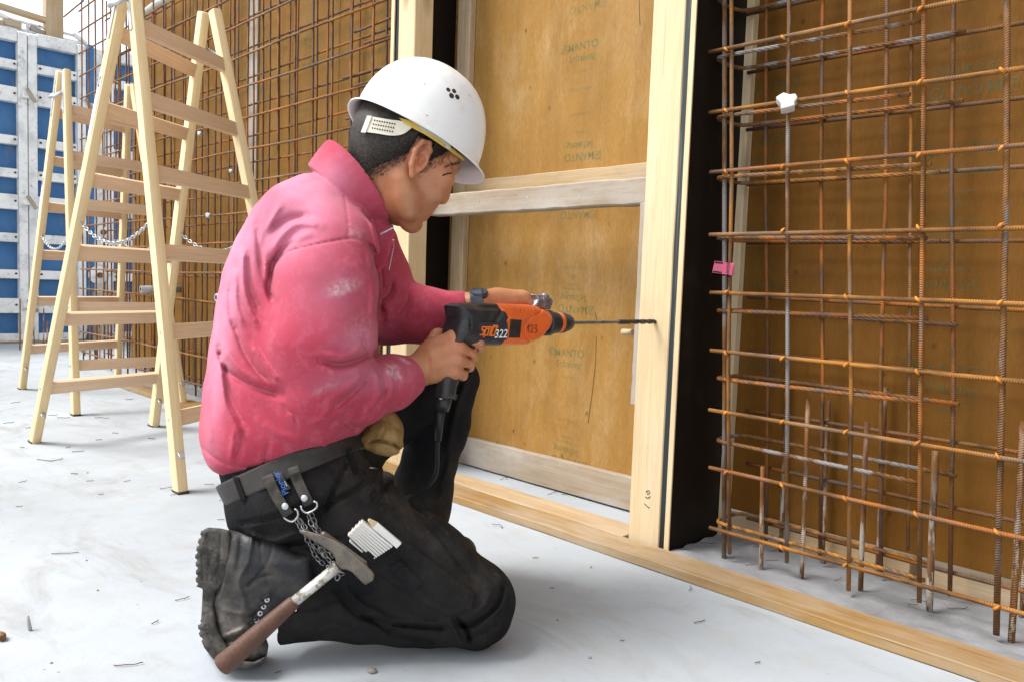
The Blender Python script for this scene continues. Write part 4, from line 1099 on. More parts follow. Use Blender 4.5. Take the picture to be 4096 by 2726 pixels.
def head_sdf(P, hairless=True):
    h = (P-HO) @ HM.T
    m = h.copy(); m[:, 2] = np.abs(m[:, 2])
    d = ell(m, (-.012, .075, 0), (.100, .098, .0775))
    d = smin(d, ell(m, (-.045, .045, 0), (.070, .080, .068)), .03)
    d = smin(d, ell(m, (.030, .018, 0), (.060, .070, .066)), .025)        # mid face
    d = smin(d, ell(m, (.046, -.030, .0), (.034, .050, .046)), .02)       # muzzle
    d = smin(d, ell(m, (.015, -.050, .0), (.046, .034, .057)), .025)      # jaw
    d = smin(d, rc(m, (-.012, -.028, .055), (.030, -.072, .038), .014, .013), .025)   # jaw line
    d = smin(d, ell(m, (.052, -.080, 0), (.019, .017, .021)), .018)       # chin
    d = smin(d, ell(m, (.060, .016, .047), (.022, .017, .017)), .02)      # cheekbone
    d = smin(d, rc(m, (.080, .060, .010), (.066, .060, .046), .011, .009), .014)      # brow
    d = smax(d, -ell(m, (.090, .038, .032), (.019, .012, .019)), .012)    # eye socket
    d = smin(d, sph(m, (.0655, .037, .033), .0128), .003)                  # lids
    d = smin(d, rc(m, (.077, .044, 0), (.0895, .004, 0), .0075, .0098), .012)          # nose
    d = smin(d, ell(m, (.0875, -.0065, 0), (.0115, .0105, .0105)), .007)
    d = smin(d, ell(m, (.077, -.0095, .0125), (.011, .0085, .0078)), .006)
    d = smax(d, -ell(m, (.0825, -.0195, .0085), (.0075, .0070, .0050)), .003)
    d = smax(d, -rc(m, (.0775, -.006, .0225), (.066, -.032, .031), .0026, .0030), .007) # smile fold
    d = smin(d, ell(m, (.060, -.018, .043), (.017, .016, .013)), .012)    # cheek pushed up by the smile
    for k_ in range(3): d = smax(d, -rc(m, (.066, .036+.004*(k_-1), .052), (.050, .040+.013*(k_-1), .062), .0016, .0010), .003)
    d = smin(d, rc(m, (.0665, -.040, 0), (.056, -.046, .022), .0060, .0035), .006)    # lips
    d = smin(d, rc(m, (.0655, -.0575, 0), (.055, -.052, .021), .0065, .0035), .006)
    d = smax(d, -rc(m, (.076, -.0485, 0), (.056, -.0475, .027), .0022, .0018), .003)
    d = smax(d, -rc(m, (.073, -.0695, 0), (.067, -.068, .015), .0035, .003), .007)
    # ear (both sides)
    def E(x, y, z): return (x, y, z)
    rim = chain(m, [(.008, .016, .074), (.010, .036, .080), (.001, .046, .086), (-.012, .040, .091), (-.018, .018, .091), (-.012, -.006, .085), (-.002, -.021, .078)],
                [.0040, .0042, .0044, .0046, .0046, .0048, .0056], .004)
    pla = ell(m, (-.003, .014, .079), (.018, .031, .006), np.array([[.96, 0, .28], [0, 1, 0], [-.28, 0, .96]]))
    ear = smin(rim, pla, .004)
    ear = smin(ear, rc(m, (.002, .030, .084), (-.008, .008, .087), .0035, .0035), .004)
    ear = smax(ear, -ell(m, (.002, .010, .086), (.0075, .012, .008)), .004)
    ear = smin(ear, sph(m, (.0095, .007, .079), .0048), .004)
    d = smin(d, ear, .006)
    return d
NECK_LO = Q(1350, 832, 1.540)
def neck_sdf(P):
    a = H2C((-.030, .000, 0)); return rc(P, a, NECK_LO, .0525, .056)

# ---- joints
SH_R, EL_R, WR_R = Q(1325, 1010, 1.40), Q(1262, 1588, 1.375), Q(1672, 1478, 1.545)
SH_L, EL_L, WR_L = Q(1430, 1010, 1.72), Q(1530, 1245, 1.70), Q(1905, 1222, 1.665)
HIP_R, KN_R, AN_R = Q(1100, 1985, 1.44), Q(1905, 2395, 1.475), Q(1130, 2330, 1.42)
HIP_L, KN_L, AN_L = Q(1180, 1930, 1.62), Q(1800, 1505, 1.735), Q(1690, 2180, 1.80)

def fist_r(P):
    """right hand closed round the pistol grip, back of the hand to the camera"""
    d = rc(P, WR_R, Q(1740, 1440, 1.545), .0295, .033)
    mc = [Q(1818, 1350, 1.556), Q(1833, 1392, 1.548), Q(1830, 1440, 1.548), Q(1815, 1485, 1.552)]
    ro = [.0175, .0180, .0170, .0155]
    base = [Q(1705, 1430, 1.553), Q(1700, 1455, 1.549), Q(1695, 1480, 1.549), Q(1695, 1500, 1.552)]
    for m_, b_, r in zip(mc, base, ro): d = smin(d, rc(P, b_, m_, r*1.05, r), .016)
    d = smin(d, ell(P, Q(1765, 1430, 1.556), (.046, .040, .019)), .018)
    for m_, r in zip(mc, (.0125, .0128, .0120, .0112)): d = smin(d, sph(P, m_-np.array([0, 0, .0075]), r), .010)   # knuckles
    pip = [Q(1912, 1366, 1.576), Q(1886, 1412, 1.568), Q(1876, 1454, 1.568), Q(1850, 1494, 1.570)]
    dip = [Q(1918, 1386, 1.604), Q(1890, 1426, 1.596), Q(1878, 1466, 1.596), Q(1852, 1503, 1.596)]
    tip = [Q(1882, 1392, 1.618), Q(1845, 1430, 1.618), Q(1836, 1468, 1.617), Q(1818, 1500, 1.613)]
    fr = [(.0130, .0118, .0100, .0085), (.0128, .0117, .0100, .0085), (.0120, .0110, .0095, .008), (.0110, .0100, .0085, .0075)]
    fing = None
    for k in range(4):
        f = chain(P, [mc[k], pip[k], dip[k], tip[k]], fr[k], .006)
        f = smin(f, sph(P, pip[k]-np.array([0, 0, .001]), fr[k][1]*1.04), .004)
        fing = f if fing is None else smin(fing, f, .0022)
    d = smin(d, fing, .009)
    th = chain(P, [Q(1720, 1395, 1.57), Q(1752, 1345, 1.592), Q(1800, 1352, 1.618), Q(1845, 1362, 1.622)], [.019, .0150, .0125, .0095], .01)
    d = smin(d, th, .010)
    # tendons
    return d
HAND_F = [(spl(p), s_, a_) for p, s_, a_ in (([(1850, 1352), (1872, 1372), (1892, 1392), (1908, 1412)], 6, -.0045), ([(1846, 1412), (1868, 1424), (1892, 1438)], 6, -.0045), ([(1842, 1466), (1862, 1472), (1884, 1472)], 6, -.0045),
    ([(1712, 1425), (1717, 1470), (1716, 1530)], 6, -.0016), ([(1655, 1440), (1690, 1470), (1700, 1530)], 8, -.0010), ([(1715, 1405), (1770, 1378), (1822, 1352)], 11, .0016), ([(1720, 1440), (1780, 1415), (1832, 1393)], 11, .0014), ([(1722, 1468), (1780, 1455), (1830, 1440)], 11, .0012),
    ([(1730, 1385), (1790, 1365), (1830, 1372)], 10, -.0012), ([(1912, 1345), (1922, 1362), (1930, 1385)], 9, .0008), ([(1896, 1350), (1903, 1365), (1900, 1385)], 5, -.0009))]
def fist_l(P):
    """left hand on the side handle, seen over the top of the drill"""
    d = rc(P, WR_L, Q(1985, 1207, 1.70), .028, .030)
    mc = [Q(2096, 1193, 1.712), Q(2086, 1190, 1.732), Q(2070, 1194, 1.752), Q(2050, 1202, 1.770)]
    base = [Q(1975, 1208, 1.69), Q(1970, 1208, 1.705), Q(1962, 1212, 1.72), Q(1955, 1218, 1.735)]
    for m_, b_ in zip(mc, base): d = smin(d, rc(P, b_, m_, .0175, .0150), .016)
    d = smin(d, ell(P, Q(2020, 1204, 1.720), (.045, .022, .036)), .016)
    pip = [Q(2130, 1222, 1.716), Q(2122, 1222, 1.738), Q(2106, 1228, 1.760), Q(2084, 1236, 1.780)]
    dip = [Q(2134, 1262, 1.714), Q(2124, 1266, 1.738), Q(2108, 1270, 1.760), Q(2088, 1272, 1.780)]
    tip = [Q(2110, 1292, 1.712), Q(2098, 1296, 1.736), Q(2082, 1300, 1.758), Q(2066, 1300, 1.778)]
    fing = None
    for k, r in enumerate((.0120, .0122, .0115, .0105)):
        f = chain(P, [mc[k], pip[k], dip[k], tip[k]], [r, r*.93, r*.82, r*.72], .006); fing = f if fing is None else smin(fing, f, .0025)
    d = smin(d, fing, .010)
    th = chain(P, [Q(1975, 1225, 1.685), Q(2010, 1262, 1.678), Q(2055, 1282, 1.680), Q(2088, 1272, 1.684)], [.018, .0145, .0120, .0095], .01)
    return smin(d, th, .012)
def foot_r(P): return rc(P, AN_R, Q(900, 2300, 1.40), .035, .035)
def body_sdf(P):
    d = head_sdf(P)
    d = smin(d, neck_sdf(P), .028)
    tor = loft(P, [sect((905, 1860), (1420, 1760), 1.52, .135), sect((905, 1500), (1470, 1500), 1.53, .14), sect((960, 1120), (1480, 1120), 1.55, .155), sect((1130, 860), (1470, 900), 1.55, .14), sect((1270, 790), (1450, 860), 1.545, .075)])
    d = smin(d, tor, .03)
    d = smin(d, chain(P, [SH_R, EL_R, WR_R], [.050, .043, .0285], .02), .025)
    d = smin(d, chain(P, [SH_L, EL_L, WR_L], [.050, .042, .0275], .02), .025)
    d = smin(d, fist_r(P)-folds(P, HAND_F)*(P[:, 2] < 1.60), .010); d = smin(d, fist_l(P), .010)
    d = smin(d, chain(P, [HIP_R, KN_R, AN_R], [.060, .034, .028], .02), .03)
    d = smin(d, chain(P, [HIP_L, KN_L, AN_L], [.060, .032, .030], .02), .03)
    return d
man = thing('person', 'man in pink sweatshirt, black trousers and white helmet kneeling on one knee, drilling', 'person', tuple(to_world(Q(1300, 2560, 1.43))*np.array([1, 1, 0])))
body = grow('body', body_sdf, (-.62, -.62, 1.25), (.10, .52, 1.90), .0024, MAT['skin'], man, 1)
def hairline(x): return np.where(x < -.022, np.maximum(.012-1.18*(-x-.024), -.060), np.where(x < .012, .050, np.where(x < .030, +.010+(x-.012)*1.5, .037+(x-.030)*1.6)))
def stub(P):  # hair fades into the skin of the nape; beard shadow on the jaw
    h = (P-HO) @ HM.T; x, y, z = h.T; az = np.abs(z)
    jaw = 1/(1+np.exp(-(-.022-y+ (x-.02)*.12)/.010))*(1/(1+np.exp(-(x-.000)/.012)))*.6
    lipg = np.exp(-((x-.062)**2+(y+.048)**2+z**2*.5)/.00035)
    jaw = jaw*(1-lipg)
    nape = 1/(1+np.exp(-(y-hairline(x)+.016)/.011))*(x < -.018)*1.0
    side = 1/(1+np.exp(-(y-.028-.25*np.abs(x))/.007))*(x < .035)*.9
    brow = 1.3*np.exp(-(((y-.0565)/.0060)**2))*(x > .058)*(az > .010)*(az < .056)+1.2*np.exp(-(((y-.0375)/.0030)**2))*(x > .064)*(az > .018)*(az < .050)
    return np.maximum.reduce([jaw, nape, side, brow])*(P[:, 1] > .16)
def flush(P):
    h = (P-HO) @ HM.T; x, y, z = h.T
    ear = np.exp(-((x+.004)**2+(y-.012)**2)/.0011)*(np.abs(z) > .070)
    nose = np.exp(-((x-.100)**2+(y+.005)**2+z**2)/.0006)
    lips = np.exp(-(((y+.048)/.012)**2))*(x > .052)*np.exp(-(z/.02)**2)*.6
    kn = np.zeros(len(P))
    for q in ((1818, 1350, 1.54), (1833, 1392, 1.53), (1830, 1440, 1.53), (1815, 1485, 1.535), (1912, 1366, 1.56), (1886, 1412, 1.555), (1876, 1454, 1.555)):
        kn = np.maximum(kn, np.exp(-((P-Q(*q))**2).sum(1)/.00022)*.35)
    return np.maximum.reduce([ear*.75, nose*.55, lips, kn])
vattr(body, 'stubble', stub); vattr(body, 'flush', flush)
# eyes
for s in (-1, 1):
    c = to_world(H2C((.0665, .037, s*.033))); f = Vector(tuple(HF @ AX)); 
    e = link('eye', lathe_mesh([(-.0118*math.cos(a), max(.0118*math.sin(a), 1e-5)) for a in np.linspace(0, math.pi, 12)], 16), MAT['eye'], man, frame(Vector(c), f))
    link('iris', lathe_mesh([(.0114, .0055), (.0122, .0045), (.01235, .0005)], 16), MAT['iris'], e, frame(Vector(c), f))

for s in (1,):
    bmb = bmesh.new(); rb = np.random.RandomState(9+s)
    for k in range(170):
        f = rb.rand(); p = np.array((.0895-.022*f**1.6, .0575+.0045*math.sin(f*2.2)+rb.normal(0, .0016), s*(.012+.042*f)))
        # settle on the skin
        for _ in range(3):
            P1 = H2C(p)[None, :]; p = p+np.array((-1, 0, -s*.25))*(float(head_sdf(P1)[0])-.0006)
        tdir = np.array((-.35, rb.normal(.12, .25), s*.9)); tdir /= np.linalg.norm(tdir); L = rb.uniform(.006, .010); wv = np.array((.2, .9, 0))*.00042
        bmb.faces.new([bmb.verts.new(to_world(H2C(q))) for q in (p-wv, p+wv, p+tdir*L+np.array((.0012, 0, 0)))])
    tag(link('eyebrow', mesh_of(bmb), MAT['hair'], man), kind='stuff')
    if s > 0: link('eyelash', tube_mesh([to_world(H2C((x_, y_, s*z_))) for x_, y_, z_ in ((.0775, .0395, .0225), (.0790, .0415, .030), (.0765, .0410, .038), (.0705, .0380, .0455))], .0011, 6), MAT['hair'], man)
fz = lambda P: head_sdf(P)
ex = np.array([(1770, 703), (1778, 699), (1787, 696), (1797, 694), (1806, 693)], float); ew = march(fz, ex[:, 0], ex[:, 1], 1.2, 1.62)
link('eyelash', tube_mesh([to_world(Q(x, y, w-.0004)) for (x, y), w in zip(ex, ew)], .0015, 6), MAT['hair'], man)
rb = np.random.RandomState(3); ex = np.stack([1778+64*rb.rand(420), np.zeros(420)], 1); ex[:, 1] = 668-.30*(ex[:, 0]-1778)+rb.normal(0, 3.2, 420); ew = march(fz, ex[:, 0], ex[:, 1], 1.2, 1.66)
bmb = bmesh.new()
for (x, y), w in zip(ex, ew):
    if w > 1.6: continue
    A_, B_ = Q(x, y, w-.0004), Q(x-16+rb.normal(0, 4), y+7+rb.normal(0, 4), w-.0016); sd = np.array((.0002, .00045, 0))
    bmb.faces.new([bmb.verts.new(to_world(q_)) for q_ in (A_-sd, A_+sd, B_)])
tag(link('eyebrow', mesh_of(bmb), MAT['hair'], man), kind='stuff')
# hair: a short cap with a broken edge
def hair_sdf(P):
    h = (P-HO) @ HM.T; x, y, z = h.T
    nz = np.sin(x*420+z*130)*np.sin(y*390-z*220)
    lim = hairline(x)+nz*.002
    d = smin(head_sdf_noear(h), neck_sdf(P), .028)-(.0006+.0055*np.clip((y-lim)/.045, 0, 1))
    return smax(d, (lim-y)*.6, .003)
def head_sdf_noear(h):
    m = h.copy(); m[:, 2] = np.abs(m[:, 2])
    d = ell(m, (-.012, .075, 0), (.100, .098, .0775))
    d = smin(d, ell(m, (-.045, .045, 0), (.070, .080, .068)), .03)
    return smin(d, ell(m, (.030, .018, 0), (.060, .070, .066)), .025)
hair = grow('hair', hair_sdf, tuple(HO-np.array([.19, .15, .16])), tuple(HO+np.array([.16, .22, .17])), .0022, MAT['hair'], man, 1)
# single short strands that break up the hairline
to_cam = lambda h: HO+h @ HM
sr = np.random.RandomState(4); bmh = bmesh.new()
pts = sr.uniform((-.14, -.07, -.1), (.05, .09, .1), (600000, 3)); dd = smin(head_sdf_noear(pts), neck_sdf(to_cam(pts)), .028); pts = pts[np.abs(dd-.002) < .0022]
x, y, z = pts.T
lim = hairline(x)
keep = (y > lim-.030*sr.rand(len(pts))**1.2) & (y < lim+.10) & ((z < .03) | (x < -.05)) & (sr.rand(len(pts)) < .95)
keep &= ~((x > -.02) & (x < .012) & (y < .048) & (np.abs(z) > .05))
pts = pts[keep][:16000]
for p in pts:
    nrm = p-np.array((-.02, .05, 0)); nrm /= np.linalg.norm(nrm)
    t = np.array((-.35, -1, 0))+nrm*.30+sr.normal(0, .20, 3); t /= np.linalg.norm(t); L = sr.uniform(.005, .010)
    s_ = np.cross(t, nrm); s_ /= np.linalg.norm(s_)+1e-9; s_ *= .00034
    V = [bmh.verts.new(to_world(H2C(q))) for q in (p-s_, p+s_, p+t*L)]; bmh.faces.new(V)
me = mesh_of(bmh); tag(link('hair_strands', me, MAT['hair'], hair), kind='stuff')

# ---- sweatshirt
TOR = [sect((900, 1896), (1450, 1748), 1.50, .150), sect((850, 1800), (1490, 1690), 1.505, .170), sect((834, 1690), (1520, 1640), 1.51, .178), sect((856, 1520), (1515, 1500), 1.52, .178), sect((890, 1320), (1500, 1320), 1.53, .180),
       sect((928, 1110), (1500, 1140), 1.545, .184), sect((990, 965), (1508, 1010), 1.55, .184), sect((1080, 820), (1515, 915), 1.55, .168), sect((1185, 735), (1515, 885), 1.548, .125), sect((1262, 690), (1505, 870), 1.545, .092)]
DB_, DT_ = (-.35, .25, .90), (-.45, .12, .88)
COL_ = [sect((1236, 670), (1528, 908), 1.532, .088, DB_), sect((1306, 572), (1562, 882), 1.508, .0835, DT_)]
COL_IN = [sect((1268, 655), (1515, 884), 1.530, .078, DB_), sect((1317, 580), (1552, 876), 1.508, .0780, DT_), sect((1343, 535), (1575, 850), 1.500, .083, DT_)]
Za = lambda l: curveset(780, 550, 2.09, l)
Zb = lambda l: curveset(780, 1200, 2.09, l)
SW_F = Za([([(730, 990), (800, 950), (1000, 900), (1285, 845), (1400, 865), (1480, 905)], 9, -.0035),
    ([(1210, 330), (1250, 500), (1280, 700), (1285, 845)], 7, -.0022), ([(1480, 905), (1530, 1000), (1585, 1080)], 8, -.003),
    ([(950, 240), (1060, 270), (1210, 330), (1370, 540), (1480, 720)], 9, -.0035),
    ([(1050, 740), (860, 720), (720, 830), (640, 960)], 34, .0065), ([(940, 660), (760, 690), (640, 770), (585, 900), (590, 1060)], 34, -.0065),
    ([(720, 560), (640, 700), (605, 850), (600, 1000)], 26, .004), ([(700, 985), (645, 1080), (622, 1260), (660, 1390)], 30, -.012),
    ([(580, 960), (600, 1180), (660, 1330)], 26, .006), ([(520, 740), (535, 900), (560, 1100), (640, 1300)], 28, -.006),
    ([(400, 960), (400, 1200), (440, 1400), (520, 1568)], 24, .0055), ([(445, 980), (470, 1250), (545, 1450)], 24, -.005),
    ([(340, 1130), (345, 1400), (400, 1560)], 22, .0045), ([(285, 1250), (300, 1500), (340, 1600)], 22, -.004),
    ([(850, 860), (740, 930), (680, 1010)], 22, -.005), ([(1000, 800), (900, 830), (800, 900)], 30, .005),
    ([(1370, 560), (1450, 660), (1500, 800), (1530, 950)], 20, .005), ([(1425, 860), (1485, 960), (1500, 1100), (1510, 1200)], 26, -.009),
    ([(1460, 960), (1488, 1200), (1480, 1500)], 24, .005), ([(1300, 1040), (1400, 1100), (1450, 1250)], 40, .003), ([(1530, 1000), (1560, 1200), (1545, 1500)], 24, -.006),
    ([(1640, 1190), (1625, 1280), (1560, 1360)], 24, -.009), ([(1700, 1230), (1685, 1320), (1600, 1420)], 26, .006), ([(1780, 1290), (1760, 1390), (1680, 1480)], 26, -.006), ([(1850, 1330), (1830, 1430), (1760, 1520)], 24, .005), ([(1590, 1400), (1620, 1480), (1600, 1560)], 24, .006)]) + Zb([
    ([(205, 400), (240, 560), (400, 680), (560, 750), (725, 800)], 28, -.010), ([(250, 400), (370, 560), (530, 660), (700, 720)], 30, .005),
    ([(210, 480), (228, 700), (262, 900), (380, 1120)], 24, .007), ([(255, 520), (300, 800), (420, 1050)], 26, -.005),
    ([(330, 200), (420, 440), (560, 640), (730, 780)], 28, -.007), ([(480, 380), (600, 560), (700, 680)], 26, .006), ([(100, 700), (105, 950), (140, 1200)], 30, .003),
    ([(1060, 500), (1200, 535), (1350, 500), (1475, 440)], 32, -.013), ([(1100, 590), (1220, 620), (1420, 560)], 40, .008), ([(1080, 455), (1250, 470), (1390, 400)], 30, .006),
    ([(1425, 300), (1412, 360), (1445, 410)], 20, -.009), ([(1440, 640), (1290, 800), (1150, 910)], 24, -.007), ([(1400, 620), (1260, 740), (1130, 830)], 26, .005),
    ([(1570, 720), (1510, 850), (1430, 940)], 20, .005), ([(1600, 720), (1545, 850), (1470, 930)], 16, -.004), ([(1520, 555), (1590, 680), (1570, 800)], 18, -.005), ([(1600, 555), (1650, 680), (1640, 800)], 16, .004), ([(1470, 545), (1525, 640), (1525, 760)], 18, .005), ([(1650, 520), (1705, 640), (1700, 760)], 14, -.003),
    ([(1290, 930), (1160, 1020), (1120, 1075)], 20, -.004), ([(1150, 880), (1050, 980), (980, 1040)], 24, .004), ([(740, 880), (780, 930), (830, 960), (860, 1030)], 16, -.004),
    ([(1735, 500), (1775, 600), (1765, 690)], 8, -.0025), ([(975, 1100), (950, 1230), (935, 1350)], 7, -.0025), ([(1400, 1040), (1340, 1160), (1300, 1200)], 20, .003), ([(1240, 1010), (1330, 1060), (1420, 1050)], 24, -.005),
    ([(60, 1230), (190, 1335), (380, 1392), (700, 1372), (930, 1300), (1280, 1180), (1480, 1050)], 14, -.003), ([(560, 1000), (700, 1120), (930, 1180)], 40, .004), ([(420, 1080), (380, 1250), (350, 1340)], 20, -.003), ([(330, 1060), (310, 1240), (300, 1330)], 20, .003), ([(620, 1180), (600, 1300), (580, 1380)], 20, -.003), ([(1060, 1160), (1100, 1250)], 20, .003)])
def arm_r(P):
    d = chain(P, [Q(1335, 1000, 1.425), Q(1305, 1150, 1.400), Q(1286, 1380, 1.383), Q(1285, 1560, 1.380)], [.080, .0815, .0835, .068], .05)
    d = smin(d, chain(P, [Q(1280, 1590, 1.380), Q(1420, 1570, 1.430), Q(1560, 1530, 1.490), Q(1655, 1496, 1.532)], [.060, .0565, .047, .0385], .03), .022)
    c = Q(1636, 1501, 1.524); ax = Q(1672, 1478, 1.545)-Q(1560, 1530, 1.490); ax /= np.linalg.norm(ax)
    t = (P-c) @ ax
    return smax(d, t-.004, .006)
def arm_l(P):
    d = chain(P, [Q(1440, 1000, 1.70), Q(1490, 1120, 1.715), Q(1540, 1243, 1.705), Q(1700, 1262, 1.690), Q(1890, 1245, 1.672)], [.085, .078, .068, .056, .040], .03)
    c = Q(1886, 1240, 1.672); ax = Q(1905, 1222, 1.665)-Q(1700, 1262, 1.690); ax /= np.linalg.norm(ax)
    return smax(d, (P-c) @ ax, .006)
def sweater_core(P):
    d = loft(P, TOR, .035, 2.25)
    d = smin(d, arm_r(P), .022)
    return smin(d, arm_l(P), .03)
def sweater_sdf(P):
    d = sweater_core(P)
    d = d-.98*folds(P, SW_F)*np.clip((1.80-P[:, 2])/.12, 0, 1)
    q = P*np.array((1, 1, 1)); d = d-.0012*np.sin(q[:, 0]*70+q[:, 1]*25)*np.sin(q[:, 1]*55-q[:, 2]*40)
    inner = loft(P, COL_IN, .002, 2.0)
    outer = loft(P, COL_, .003, 2.0)
    d = smin(d, outer, .008)
    # zip placket, a flap standing off the throat
    flap = slab_sd(P, [(1500, 885), (1571, 903), (1580, 935), (1573, 965), (1560, 1010), (1545, 1062), (1505, 1100), (1480, 1000)], 1.510, .018, .005)
    d = smin(d, flap, .010)
    d = smax(d, -inner, .004)
    d = smax(d, -(body_clear(P)), .004)
    return d
def body_clear(P): return neck_sdf(P)-.001
sweat = grow('sweatshirt', sweater_sdf, (-.66, -.36, 1.22), (-.03, .42, 1.86), .0028, MAT['sweater'], man, 1)
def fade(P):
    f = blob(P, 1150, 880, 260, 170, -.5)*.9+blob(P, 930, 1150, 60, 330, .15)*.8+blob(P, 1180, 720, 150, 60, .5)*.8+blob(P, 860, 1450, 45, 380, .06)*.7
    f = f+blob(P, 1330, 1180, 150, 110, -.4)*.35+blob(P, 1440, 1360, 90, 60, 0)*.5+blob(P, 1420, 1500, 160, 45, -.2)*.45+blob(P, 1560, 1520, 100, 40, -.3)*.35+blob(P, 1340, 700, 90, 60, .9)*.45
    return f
def dust(P):
    return blob(P, 1370, 1150, 70, 32, -.35, 2)*.8+blob(P, 1575, 1490, 42, 14, .75, 1.5)*1.3+blob(P, 1570, 1478, 26, 20, -.4, 1.5)*.9+blob(P, 1615, 1440, 30, 7, .5, 1.5)*1.1+blob(P, 1300, 1550, 55, 14, -.4, 1)*.35+blob(P, 1450, 1310, 60, 70, 0)*.25+blob(P, 1420, 930, 40, 30, .8)*.4
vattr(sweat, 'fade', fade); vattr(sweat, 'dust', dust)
# ---- trousers
Zc = lambda l: curveset(700, 1800, 1.683, l)
zc = lambda x, y: (700+x/1.683, 1800+y/1.683)
WAIST = [sect((978, 2015), (1500, 1880), 1.495, .165), sect((918, 1910), (1475, 1790), 1.50, .156), sect((898, 1850), (1452, 1735), 1.50, .148)]
CARGO = [zc(*p) for p in ((1240, 695), (1500, 575), (1610, 645), (2030, 965), (2000, 1065), (1850, 1115), (1700, 1045), (1380, 835))]
FLAP = [zc(*p) for p in ((1438, 795), (1518, 735), (1672, 888), (1602, 960))]
TR_F = Zc([([(940, 470), (1010, 380), (1190, 275), (1300, 200)], 20, -.005), ([(1000, 430), (1060, 300), (1100, 210), (1160, 60)], 16, -.005), ([(1290, 330), (1350, 200), (1390, 100)], 26, .006), ([(1330, 370), (1400, 260), (1440, 130)], 22, -.006),
    ([(2210, 900), (2160, 1060), (2010, 1165), (1900, 1175)], 18, -.009), ([(2130, 930), (2080, 1040), (1960, 1120)], 26, .005), ([(1880, 1120), (1960, 1200), (1985, 1290)], 16, -.010), ([(1850, 1150), (1900, 1240), (1930, 1310)], 16, .006),
    ([(1230, 1120), (1500, 1170), (1820, 1195)], 14, -.007), ([(1240, 1090), (1500, 1140), (1780, 1160)], 16, .005), ([(1080, 930), (1190, 1070), (1330, 1140), (1480, 1230)], 22, -.007), ([(1130, 910), (1260, 1040), (1420, 1110)], 24, .006),
    ([(720, 1062), (850, 1078), (990, 1062)], 10, -.004), ([(990, 1050), (1060, 1010), (1110, 1000)], 14, -.004), ([(960, 1230), (1060, 1180), (1200, 1200)], 16, .005), ([(1500, 1250), (1650, 1270), (1760, 1300)], 16, -.004),
    ([(430, 485), (600, 452), (770, 400), (900, 330)], 9, -.003), ([(440, 505), (600, 474), (770, 425)], 9, -.003), ([(500, 560), (660, 610), (800, 560), (960, 520)], 20, .007), ([(520, 600), (700, 640), (860, 610), (1100, 600)], 18, -.010),
    ([(860, 640), (1020, 700), (1180, 720), (1260, 700)], 18, -.006), ([(800, 720), (820, 900), (900, 1000)], 20, .004), ([(740, 700), (745, 900), (760, 1150)], 12, .003), ([(1500, 160), (1640, 300), (1800, 470), (1960, 680)], 60, .004), ([(1560, 330), (1700, 480), (1880, 700), (2010, 870)], 26, -.004),
    ([(2050, 1180), (2120, 1120), (2200, 1060)], 16, .006), ([(1990, 1250), (2090, 1210), (2180, 1150)], 14, -.005), ([(1640, 900), (1760, 1000), (1900, 1060)], 18, -.003)]) + [
    (spl([(1880, 1480), (1840, 1600), (1800, 1760), (1790, 1900)]), 14, .006), (spl([(1840, 1520), (1790, 1650), (1760, 1800)]), 16, -.006), (spl([(1800, 1800), (1760, 1900), (1740, 2000)]), 14, -.006), (spl([(1780, 1560), (1740, 1700)]), 14, .005), (spl([(1600, 1440), (1700, 1430), (1800, 1440)]), 10, .004)]
def leg_r(P):
    th = chain(P, [Q(1180, 2020, 1.445), Q(1400, 2120, 1.455), Q(1700, 2290, 1.468), Q(1900, 2385, 1.478)], [.112, .100, .084, .062], .05)
    kn = smin(sph(P, Q(1915, 2400, 1.480), .0645), sph(P, Q(1915, 2475, 1.475), .052), .03)
    ca = loft(P, [(Q(1945, 2468, 1.475), np.array([-.02, 1, 0.0]), .048, np.array([0, 0, 1.]), .058), (Q(1700, 2452, 1.46), np.array([-.02, 1, 0]), .058, np.array([0, 0, 1.]), .064),
                   (Q(1450, 2420, 1.44), np.array([0., 1, 0]), .064, np.array([0, 0, 1.]), .068), (Q(1290, 2385, 1.425), np.array([0, 1., 0]), .074, np.array([0, 0, 1.]), .066), (Q(1140, 2372, 1.41), np.array([.02, 1, 0]), .088, np.array([0, 0, 1.]), .062)], .004, 2.2)
    hole = loft(P, [(Q(1215, 2372, 1.42), np.array([0, 1., 0]), .070, np.array([0, 0, 1.]), .058), (Q(1080, 2372, 1.40), np.array([.0, 1, 0]), .083, np.array([0, 0, 1.]), .0575)], .003, 2.2)
    ca = smax(ca, -hole, .003)
    return smin(smin(th, kn, .03), ca, .012)
def leg_l(P):
    d = chain(P, [Q(1220, 1880, 1.62), Q(1560, 1600, 1.69), Q(1802, 1512, 1.735)], [.105, .086, .056], .04)
    d = smin(d, chain(P, [Q(1815, 1520, 1.738), Q(1755, 1700, 1.775), Q(1680, 2000, 1.80), Q(1590, 2250, 1.81)], [.054, .064, .066, .074], .03), .02)
    return d
def trousers_core(P):
    d = loft(P, WAIST, .004, 2.2)
    d = smin(d, smin(ell(P, Q(1165, 2010, 1.49), (.088, .075, .150)), ell(P, Q(1260, 1960, 1.52), (.11, .07, .14)), .03), .05)
    d = smin(d, leg_r(P), .03)
    d = smin(d, leg_l(P), .03)
    return d
